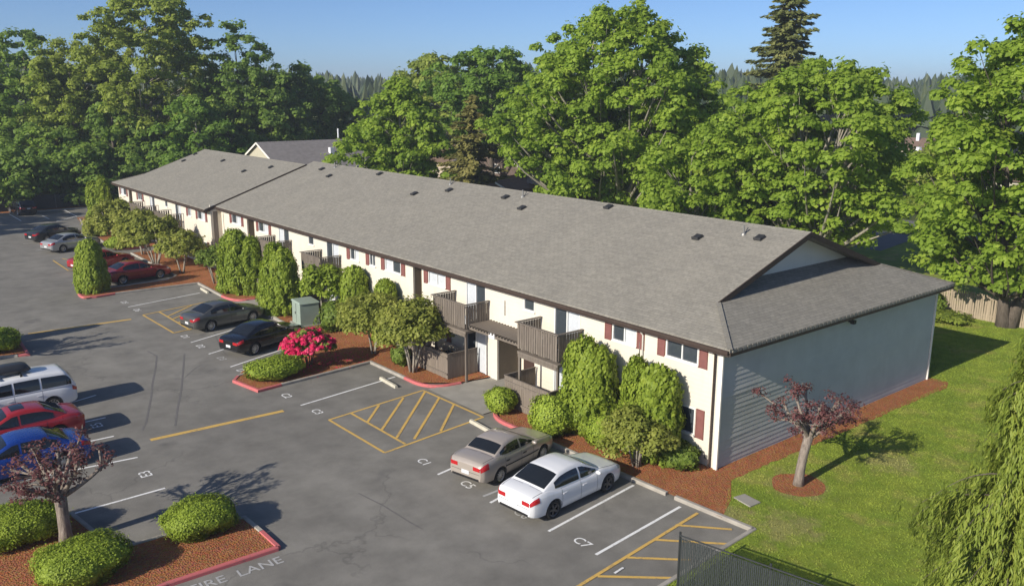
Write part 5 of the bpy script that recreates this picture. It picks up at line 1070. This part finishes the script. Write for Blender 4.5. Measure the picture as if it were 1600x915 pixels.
broadleaf('broadleaf_tree', 'mid green tree far behind the round maple', 'tree', base(1150, 0, X=75), hgt(1150, 150, X=75), 6.5, MP2, M['bark'], 44, z0=0.05, ncl=150, per=80, leaf=0.55, tr=0.3, group=bg_)
gl = 'trees of the wood along the far end of the lot'
for i, (x, ty, Y, rad, mt, lab, kw) in enumerate([
        (238, -22, 109, 9.0, CO, 'tallest cottonwood in the left wood reaching past the frame', dict(ncl=620, per=80, leaf=0.42, peak=0.5, shape=0.45, lobe=0.2, z0=0.12)),
        (42, 42, 119, 7.6, FO, 'tall tree at the left edge of the wood', dict(ncl=435, per=85, lobe=0.22)),
        (112, 52, 114, 6.6, CO, 'yellow-green tree left of the tallest cottonwood', dict(ncl=377, per=85, lobe=0.22)),
        (372, 32, 103, 6.4, FO, 'tall dark tree with ragged top right of the cottonwood', dict(ncl=362, per=75, lobe=0.22)),
        (465, 98, 104, 5.8, FO, 'shorter dark tree where the wood meets the cream house', dict(ncl=348, per=80, lobe=0.22)),
        (422, 110, 100, 5.0, FO, 'dark tree right behind the cream house gable', dict(ncl=319, per=80, lobe=0.22)),
        (300, 150, 96, 5.0, MP2, 'low bright green tree above the far roof ridge', dict(ncl=190, per=80, leaf=0.4)),
        (170, 160, 105, 5.6, FO, 'low dark tree under the cottonwood', dict(ncl=200, per=80)),
        (65, 190, 108, 5.8, FO, 'low dark tree near the notice sign', dict(ncl=200, per=80)),
        (-30, 90, 128, 7.0, FO, 'dark tree cut by the left edge of the view', dict(ncl=240, per=80)),
        (350, 160, 103, 5.0, FO, 'low dark tree behind the far ridge', dict(ncl=190, per=80)),
        (120, 225, 100.5, 4.2, FO, 'low dark undergrowth tree behind the far fence', dict(ncl=150, per=80)),
        (215, 215, 100.5, 4.6, FO, 'low undergrowth tree behind the far roof corner', dict(ncl=150, per=80)),
        (10, 235, 100.8, 4.4, FO, 'low undergrowth tree at the far left fence corner', dict(ncl=150, per=80))]):
    b_ = base(x, 0, Y=Y); args = dict(z0=0.04, leaf=0.40, tr=0.4, peak=0.4, group=gl, limbs=0.15, rc=(0.7, 1.55), fine=0.15, inner=0.25); args.update(kw)
    broadleaf('cottonwood_tree' if mt is CO else 'broadleaf_tree', lab, 'tree', b_, hgt(x, ty, Y=Y), rad, mt, M['bark'] if mt is FO else M['pale_bark'], 100+i, **args)
# trees out of frame to the left whose shade falls on the far end of the lot
for i, (x, y, h, rd) in enumerate([(-37, 75, 11.5, 4.5), (-35, 82, 15, 5), (-33, 90, 15.5, 5)]):
    broadleaf('broadleaf_tree', ['tree left of the view shading the near edge of the far bays', 'tall tree left of the view shading the far bays', 'tree left of the view beside the far fence'][i], 'tree', (x, y, 0), h, rd, FO, M['bark'], 140+i, ncl=150, per=60, leaf=0.6, z0=0.05, tr=0.35, group=gl)
# conifers
conifer('fir_tree', 'tall fir rising above the maples against the sky', base(1226, 0, X=62), hgt(1226, -40, X=62), 6.0, M['fir'], M['bark'], 201, z0=0.25, whorl=0.34, nb=8, leaf=0.36, dens=22, droop=0.5, gap=0.34, power=0.5, width=0.24)
conifer('fir_tree', 'brownish drooping conifer in front of the brown house', base(738, 0, X=28), hgt(738, 148, X=28), 4.8, M['oldfir'], M['bark'], 202, z0=0.05, whorl=0.5, nb=8, leaf=0.3, dens=34, droop=0.5, gap=0.12, power=0.62, width=0.22)
# far forest on the horizon (one mass)
def far_forest():
    r = np.random.default_rng(5); V, F, T = [], [], []; n = 0
    for i in range(3600):
        d = r.uniform(230, 620)**1.0; a = YAW+math.radians(r.uniform(-40, 40)); x, y = CAM[0]+d*math.cos(a), CAM[1]+d*math.sin(a)
        env = 1+0.07*math.sin(a*9+1)+0.06*math.sin(a*23)
        h = (13.2+0.0170*d+r.normal()*2.0)*env; con = r.random() < 0.5; w = h*(0.16 if con else 0.30)*(0.8+0.4*r.random()); t = float(np.clip(r.normal(0.45, 0.2), 0, 1)); tiers = 4 if con else 3
        for k in range(tiers):
            z0 = h*(0.12+0.72*k/tiers) if con else h*(0.2+0.5*k/tiers); z1 = min(h, z0+h*(0.40 if con else 0.45)); wr = w*(1-0.72*k/tiers) if con else w*(1.0 if k == 1 else 0.75); ns = 7; tip = len(V)
            V.append((x+r.normal()*0.1*w, y+r.normal()*0.1*w, z1)); T.append(t)
            for j in range(ns):
                q = 6.283*j/ns+r.random()*0.6; s = wr*(0.6+0.7*r.random()); V.append((x+s*math.cos(q), y+s*math.sin(q), z0+r.normal()*0.05*h)); T.append(float(np.clip(t+r.normal()*0.12, 0, 1)))
            for j in range(ns): F.append((tip, tip+1+j, tip+1+(j+1) % ns))
    me = bpy.data.meshes.new('far_forest'); me.from_pydata(V, [], F); me.materials.append(M['far']); at = me.attributes.new('tint', 'FLOAT', 'POINT'); at.data.foreach_set('value', T)
    tag(link('far_forest', me), 'distant wooded horizon of dark conifers', 'forest', kind='stuff')
far_forest()

# ------------------------------------------------------------------ shrubs along the building
gA, gB = 'upright arborvitae beside the building', 'clipped round shrubs'
Z = 0.09
def at(x, y): p = G(x, y, Z); return (p[0], p[1], Z)
plume_hedge('arborvitae', 'broad arborvitae right of the nearest balcony', (-1.25, 5.95, Z), 3.95, 1.3, 1.15, M['arbor'], 301, tops=[(0, 0.35, 1.0, 0.85), (0.1, -0.45, 0.95, 0.8)], n=370, group=gA)
plume_hedge('arborvitae', 'twin-topped arborvitae under the second window from the corner', (-0.95, 2.7, Z), 3.8, 1.12, 1.22, M['arbor'], 302, tops=[(-0.1, 0.65, 1.0, 0.62), (0, -0.45, 0.97, 0.85)], n=370, group=gA)
umbrella_tree('shrub', 'loose grey-green shrub in front of the corner arborvitae', (-2.15, 2.2, Z), 2.75, 1.5, M['olive'], M['pale_bark'], 303, ncl=52, per=130, leaf=0.10, z0=0.15, cat='shrub', tr=0.045, stems=6)
ball_shrub('shrub', 'low dark shrub against the wall at the building corner', (-0.9, 1.15, Z), 0.75, 0.8, 0.9, M['shrub'], 304, n=2200, leaf=0.11, rough=0.12, sq=2.0, group=gB)
ball_shrub('clipped_shrub', 'small clipped shrub between the loose shrub and the nearest balcony', (-1.75, 4.55, Z), 0.62, 0.6, 1.25, M['box'], 305, n=2600, leaf=0.075, group=gB)
ball_shrub('clipped_shrub', 'tall clipped shrub in front of the tan sedan', (-2.55, 6.75, Z), 0.88, 0.95, 1.65, M['box'], 306, n=5200, leaf=0.08, group=gB)
ball_shrub('clipped_shrub', 'clipped shrub at the corner of the entry walk', (-2.75, 10.1, Z), 0.62, 0.66, 1.12, M['box'], 307, n=4000, leaf=0.075, group=gB)
umbrella_tree('garden_tree', 'multi-stemmed olive-green garden tree beside the patio fence', (-2.7, 17.5, Z), 4.05, 1.95, M['olive'], M['pale_bark'], 308, ncl=85, per=140, leaf=0.12, stems=5, z0=0.36, tr=0.08)
umbrella_tree('garden_tree', 'spreading garden tree behind the pink rhododendron', (-2.6, 21.7, Z), 3.6, 2.15, M['olive'], M['pale_bark'], 309, ncl=85, per=140, leaf=0.12, stems=4, z0=0.34, tr=0.07)
ball_shrub('shrub', 'small shrub at the foot of the garden trees', (-2.6, 18.9, Z), 0.5, 0.5, 1.0, M['shrub'], 310, n=1300, leaf=0.11, rough=0.12, sq=2, group=gB)
ball_shrub('clipped_shrub', 'mounded clipped shrub at the tip of the planted tongue beside the rhododendron', (-8.75, 21.15, Z), 1.45, 0.95, 1.05, M['box'], 311, n=8500, leaf=0.075, group=gB, sq=2.2)
# rhododendron
rh = umbrella_tree('rhododendron', 'rhododendron covered in bright pink blossom', (-6.4, 21.95, Z), 2.05, 1.45, M['shrub'], M['bark'], 312, ncl=36, per=46, leaf=0.17, z0=0.2, cat='shrub', tr=0.04, stems=5, rc=(0.28, 0.42))
r3 = np.random.default_rng(33); th = r3.random(120)*6.283; q = r3.random(120)**0.45; fc = np.stack([1.42*q*np.cos(th), 1.42*q*np.sin(th), 0.62+1.32*np.sqrt(1-q*q*0.9)*(1-0.35*r3.random(120))], 1)
ps, nr, ti = clump_leaves(fc, np.full(120, 0.16), 42, r3, 0.9, 0.6); leaf_mesh('blossoms', ps, nr, 0.105, M['pink'], rh, r=r3, tint=ti, kind='stuff')
pf = np.stack([r3.normal(-5.2, 1.1, 260), r3.normal(21.9, 0.7, 260), np.full(260, Z+0.025)], 1); leaf_mesh('fallen_petals', pf, np.tile([0, 0, 1.0], (260, 1))+r3.normal(size=(260, 3))*0.2, 0.1, M['pink'], None, r=r3); tag(bpy.data.objects['fallen_petals'], 'pink fallen petals scattered on the mulch under the rhododendron', 'petals', kind='stuff')
# middle group
plume_hedge('arborvitae', 'rounded arborvitae against the white wall behind the spreading garden tree', (-0.8, 26.9, Z), 3.75, 1.0, 1.1, M['arbor'], 313, n=240, group=gA)
plume_hedge('arborvitae', 'arborvitae under the shuttered window behind the garden trees', (-0.8, 23.3, Z), 3.6, 0.85, 0.95, M['arbor'], 314, n=215, group=gA)
ball_shrub('shrub', 'loose bright shrub right of the utility cabinet', (-1.9, 27.2, Z), 1.1, 1.0, 1.7, M['shrub'], 315, n=3200, leaf=0.13, rough=0.15, sq=2, group=gB)
umbrella_tree('garden_tree', 'slim white-stemmed tree right of the utility cabinet', (-1.9, 29.0, Z), 4.1, 1.35, M['arbor'], M['pale_bark'], 316, ncl=60, per=110, leaf=0.14, stems=2, z0=0.38, tr=0.09)
plume_hedge('arborvitae', 'broad twin arborvitae left of the utility cabinet', (-2.55, 33.6, Z), 4.3, 1.4, 1.8, M['arbor'], 317, tops=[(0, 0.75, 1.0, 0.8), (-0.1, -0.65, 0.95, 0.75), (-0.4, 0.0, 0.8, 0.8)], n=460, group=gA)
plume_hedge('arborvitae', 'tall arborvitae at the second entry walk', (-2.6, 40.6, Z), 4.4, 1.3, 1.45, M['arbor'], 318, tops=[(-0.1, 0.3, 1.0, 0.95), (0.7, -0.9, 0.9, 0.7)], n=370, group=gA)
ball_shrub('shrub', 'low light green shrub at the foot of the tall arborvitae', (-3.4, 41.2, Z), 0.7, 0.75, 0.85, M['box'], 319, n=1900, leaf=0.09, group=gB, sq=2.1)
umbrella_tree('garden_tree', 'leaning bare-stemmed tree left of the tall arborvitae', (-2.9, 44.6, Z), 2.9, 1.5, M['shrub'], M['pale_bark'], 320, ncl=34, per=100, leaf=0.13, stems=4, z0=0.5, tr=0.07)
plume_hedge('arborvitae', 'tall clipped arborvitae standing alone at the tip of the second planted tongue', (-10.85, 47.6, Z), 3.6, 1.08, 1.25, M['arbor'], 321, n=480, group=gA, flatk=8)
umbrella_tree('garden_tree', 'small rounded olive tree right of the dark red sedan', (-3.6, 50.0, Z), 3.7, 1.9, M['olive'], M['pale_bark'], 322, ncl=70, per=110, leaf=0.15, stems=4, z0=0.3, tr=0.07)
umbrella_tree('garden_tree', 'wide olive tree behind the dark red sedan', (-4.4, 54.0, Z), 4.4, 2.8, M['olive'], M['pale_bark'], 323, ncl=100, per=110, leaf=0.17, stems=5, z0=0.3, tr=0.08)
umbrella_tree('garden_tree', 'olive tree in front of the far balconies', (-3.6, 60.0, Z), 4.2, 2.3, M['olive'], M['pale_bark'], 324, ncl=90, per=100, leaf=0.17, stems=4, z0=0.3, tr=0.08)
umbrella_tree('garden_tree', 'dense round olive tree near the far corner of the building', (-3.7, 68.0, Z), 4.3, 2.8, M['olive'], M['pale_bark'], 325, ncl=110, per=110, leaf=0.18, stems=4, z0=0.15, tr=0.08)
ball_shrub('shrub', 'low bright shrub at the foot of the dense olive tree', (-4.4, 64.6, Z), 1.1, 1.1, 1.1, M['box'], 326, n=1800, leaf=0.13, group=gB, sq=2.1)
plume_hedge('arborvitae', 'slender twin-tipped arborvitae at the far end of the building', (-2.6, 77.5, Z), 5.2, 1.25, 1.1, M['arbor'], 327, tops=[(-0.45, 0.3, 0.92, 0.62), (0.45, -0.2, 1.0, 0.68)], n=220, leaf=0.18, group=gA)
ball_shrub('shrub', 'small yellow-green shrub behind the slate sedan', (-4.1, 73.0, Z), 1.0, 1.0, 1.3, M['cedar'], 328, n=1500, leaf=0.14, group=gB, sq=2.1)
# foreground clipped shrubs, left
def lat(x, y): p = G(x, y, Z); return (p[0], p[1], Z)
p = lat(131, 905); ball_shrub('clipped_shrub', 'largest clipped shrub in the lower left corner', (p[0]+0.0, p[1]+0.2, Z), 1.25, 1.05, 1.1, M['box'], 330, n=24000, leaf=0.047, group=gB, sq=2.5)
p = lat(322, 836); ball_shrub('clipped_shrub', 'clipped shrub at the right end of the left planted tongue', (p[0], p[1]+0.45, Z), 1.1, 0.9, 1.02, M['box'], 331, n=20000, leaf=0.047, group=gB, sq=2.8)
p = lat(40, 850); ball_shrub('clipped_shrub', 'clipped shrub behind the pruned plum tree at the left edge', (p[0]-0.1, p[1]+0.5, Z), 1.45, 1.0, 1.12, M['box'], 332, n=20000, leaf=0.047, group=gB, sq=2.5)
p = lat(-8, 552); ball_shrub('clipped_shrub', 'clipped shrub on the far left planted tongue', (p[0], p[1]+0.6, Z), 1.4, 1.15, 1.25, M['box'], 333, n=5000, leaf=0.09, group=gB, sq=2.8)
plume_hedge('arborvitae', 'dark upright shrub cut by the left edge on the far left tongue', (p[0]-0.6, p[1]+2.6, Z), 3.2, 0.75, 0.75, M['shrub'], 334, n=140, group=gA)

# ------------------------------------------------------------------ pruned plum trees
def knuckle(name, label, loc, h, spread, seed, leanx=0.0, leany=0.0, tr=0.16, nl=8, leafy=1.0):
    r = np.random.default_rng(seed); root = thing(name, label, 'tree', loc, 0, 'pruned purple-leaved plum trees'); mb = MB(); ends = []
    fork = np.array([leanx*0.55, leany*0.55, h*0.50]); P = bez((0, 0, -0.1), (leanx*0.05, leany*0.05, h*0.28), fork, 6); mb.tube(P, [tr*1.35, tr*1.05, tr, tr*0.97, tr*1.0, tr*1.05], 10)
    for k in range(nl):
        a = 6.283*k/nl+r.normal()*0.25; q = 0.45+0.55*r.random(); e = fork+np.array([math.cos(a)*spread*q, math.sin(a)*spread*q, h*(0.14+0.34*(1.1-q)+0.08*r.random())])+np.array([leanx*0.35, leany*0.35, 0])
        m = fork+(e-fork)*0.5+np.array([0, 0, -0.08*spread])+r.normal(size=3)*0.13; B_ = bez(fork-np.array([0, 0, 0.12]), m, e, 6); rr = tr*0.55
        mb.tube(B_, [rr, rr*0.85, rr*0.7, rr*0.62, rr*0.5, rr*0.62], 8); ends.append(e)
        for j in range(3):
            s = np.array(B_[2+j]); t = s+r.normal(size=3)*np.array([0.38, 0.38, 0.2])+np.array([math.cos(a)*0.2, math.sin(a)*0.2, 0.25]); mb.tube([s, (s+t)/2+r.normal(size=3)*0.06, t], [rr*0.42, rr*0.34, rr*0.42], 6); ends.append(t)
    mb.build('trunk', M['cherry_bark'], root, True); ends = np.array(ends); n = len(ends); cl = np.concatenate([ends, ends+r.normal(size=(n, 3))*0.16])
    tw = MB()
    for e in ends:
        for j in range(7): d = unit(r.normal(size=(1, 3)))[0]; d[2] = abs(d[2])*0.8; tw.tube([e, e+d*0.33], [0.012, 0.004], 4, False)
    tw.build('twigs', M['cherry_bark'], root)['kind'] = 'stuff'
    per = int(40*leafy); ps, nr, ti = clump_leaves(cl, 0.2+0.16*r.random(len(cl)), per, r, 0.9, 0.3); leaf_mesh('leaves', ps, nr, 0.075*(0.7+0.6*r.random(len(ps))), M['plum'], root, r=r, tint=ti)
    return root
knuckle('plum_tree', 'pruned purple plum tree on the lawn beside the end wall', (1.35, -2.75, 0.09), 3.75, 1.65, 401, 0.75, -0.05, 0.17, 8, 1.2)
p = G(104, 845, Z); knuckle('plum_tree', 'pruned purple plum tree in the lower left planted tongue', (p[0], p[1], Z), 3.35, 1.75, 402, -0.05, 0.0, 0.19, 9, 0.75)
p = G(44, 547, Z); knuckle('plum_tree', 'pruned plum tree outside the left edge shading the aisle', (-21.9, 33.5, Z), 4.5, 1.9, 403, 0.1, 0.0, 0.18, 8, 0.6)
# shrub and ground cover by the cedar fence
ball_shrub('shrub', 'small shrub growing against the cedar fence', (30.6, 6.4, 0.08), 0.8, 0.9, 1.5, M['shrub'], 410, n=1400, leaf=0.16, rough=0.2, sq=2, group=gB)
ball_shrub('shrub', 'yellow-green groundcover clump below the cedar fence', (29.6, 5.2, 0.08), 1.3, 1.6, 0.55, M['cedar'], 411, n=1800, leaf=0.14, rough=0.2, sq=2, group=gB)

# ------------------------------------------------------------------ weeping cedar, right foreground
def weeping(loc, h, rad, seed):
    r = np.random.default_rng(seed); root = thing('weeping_cedar', 'weeping yellow-green cedar hanging into the lower right corner', 'tree', loc); PP, NN, AX, TT = [], [], [], []; mb = MB()
    mb.tube([(0, 0, -0.1), (0.05, 0, h*0.5), (0, 0.05, h*0.98)], [0.2, 0.13, 0.02], 9)
    z = h*0.08
    while z < h*0.98:
        hf = z/h; L0 = rad*(1-hf)**1.0+0.12
        for k in range(4):
            a = r.random()*6.283; L = L0*(0.38+0.7*r.random()); e = np.array([math.cos(a)*L, math.sin(a)*L, z-0.38*L]); B_ = np.array(bez((0, 0, z), (math.cos(a)*L*0.55, math.sin(a)*L*0.55, z+0.16*L), e, 7)); mb.tube(B_, [0.024, 0.02, 0.016, 0.012, 0.009, 0.007, 0.004], 5, False)
            ns = int(8+12*L)
            for s in range(ns):
                t = (s+r.random())/ns; i = min(int(t*6), 5); p = B_[i]+(B_[i+1]-B_[i])*(t*6-i); p = p+r.normal(size=3)*np.array([0.10, 0.10, 0.02]); ln = min((0.35+1.3*r.random()**1.5)*(0.6+0.8*L/rad), p[2]-0.05)
                if ln < 0.1: continue
                n = int(9+29*ln); u = np.sort(r.random(n)); sw = np.array([math.cos(a), math.sin(a), 0])*0.12; w = 0.02+0.035*np.sin(u*3.1)
                ps = p+np.outer(u, sw)*ln+np.stack([r.normal(size=n)*w, r.normal(size=n)*w, -u*ln], 1); PP.append(ps); NN.append(np.array([math.cos(a), math.sin(a), 0.35])+r.normal(size=(n, 3))*0.5); AX.append(np.tile([sw[0]*2, sw[1]*2, -1.0], (n, 1))+r.normal(size=(n, 3))*0.22); TT.append(np.full(n, r.normal(0.5, 0.13)))
        z += 0.17+0.12*r.random()
    P = np.concatenate(PP); leaf_mesh('foliage', P, np.concatenate(NN), 0.038*(0.7+0.6*r.random(len(P))), M['cedar'], root, np.concatenate(AX), 5.2, r, np.concatenate(TT)); mb.build('trunk', M['bark'], root, True)
weeping((-5.4, -12.35, 0.09), 9.6, 4.2, 501)

# ------------------------------------------------------------------ air
hz = MB().box(-3600, 3600, -3600, 3640, -1.2, 34).build('haze', M['black']); hz['kind'] = 'stuff'; hz['label'] = 'thin pale haze in the distance'
hm = bpy.data.materials.new('haze'); hm.use_nodes = True; hn = hm.node_tree.nodes; hn.remove(hn['Principled BSDF']); pv = hn.new('ShaderNodeVolumePrincipled'); pv.inputs['Color'].default_value = (0.75, 0.85, 1.0, 1); pv.inputs['Density'].default_value = 0.0004; pv.inputs['Anisotropy'].default_value = 0.0
hm.node_tree.links.new(pv.outputs[0], hn['Material Output'].inputs['Volume']); hz.data.materials.clear(); hz.data.materials.append(hm)
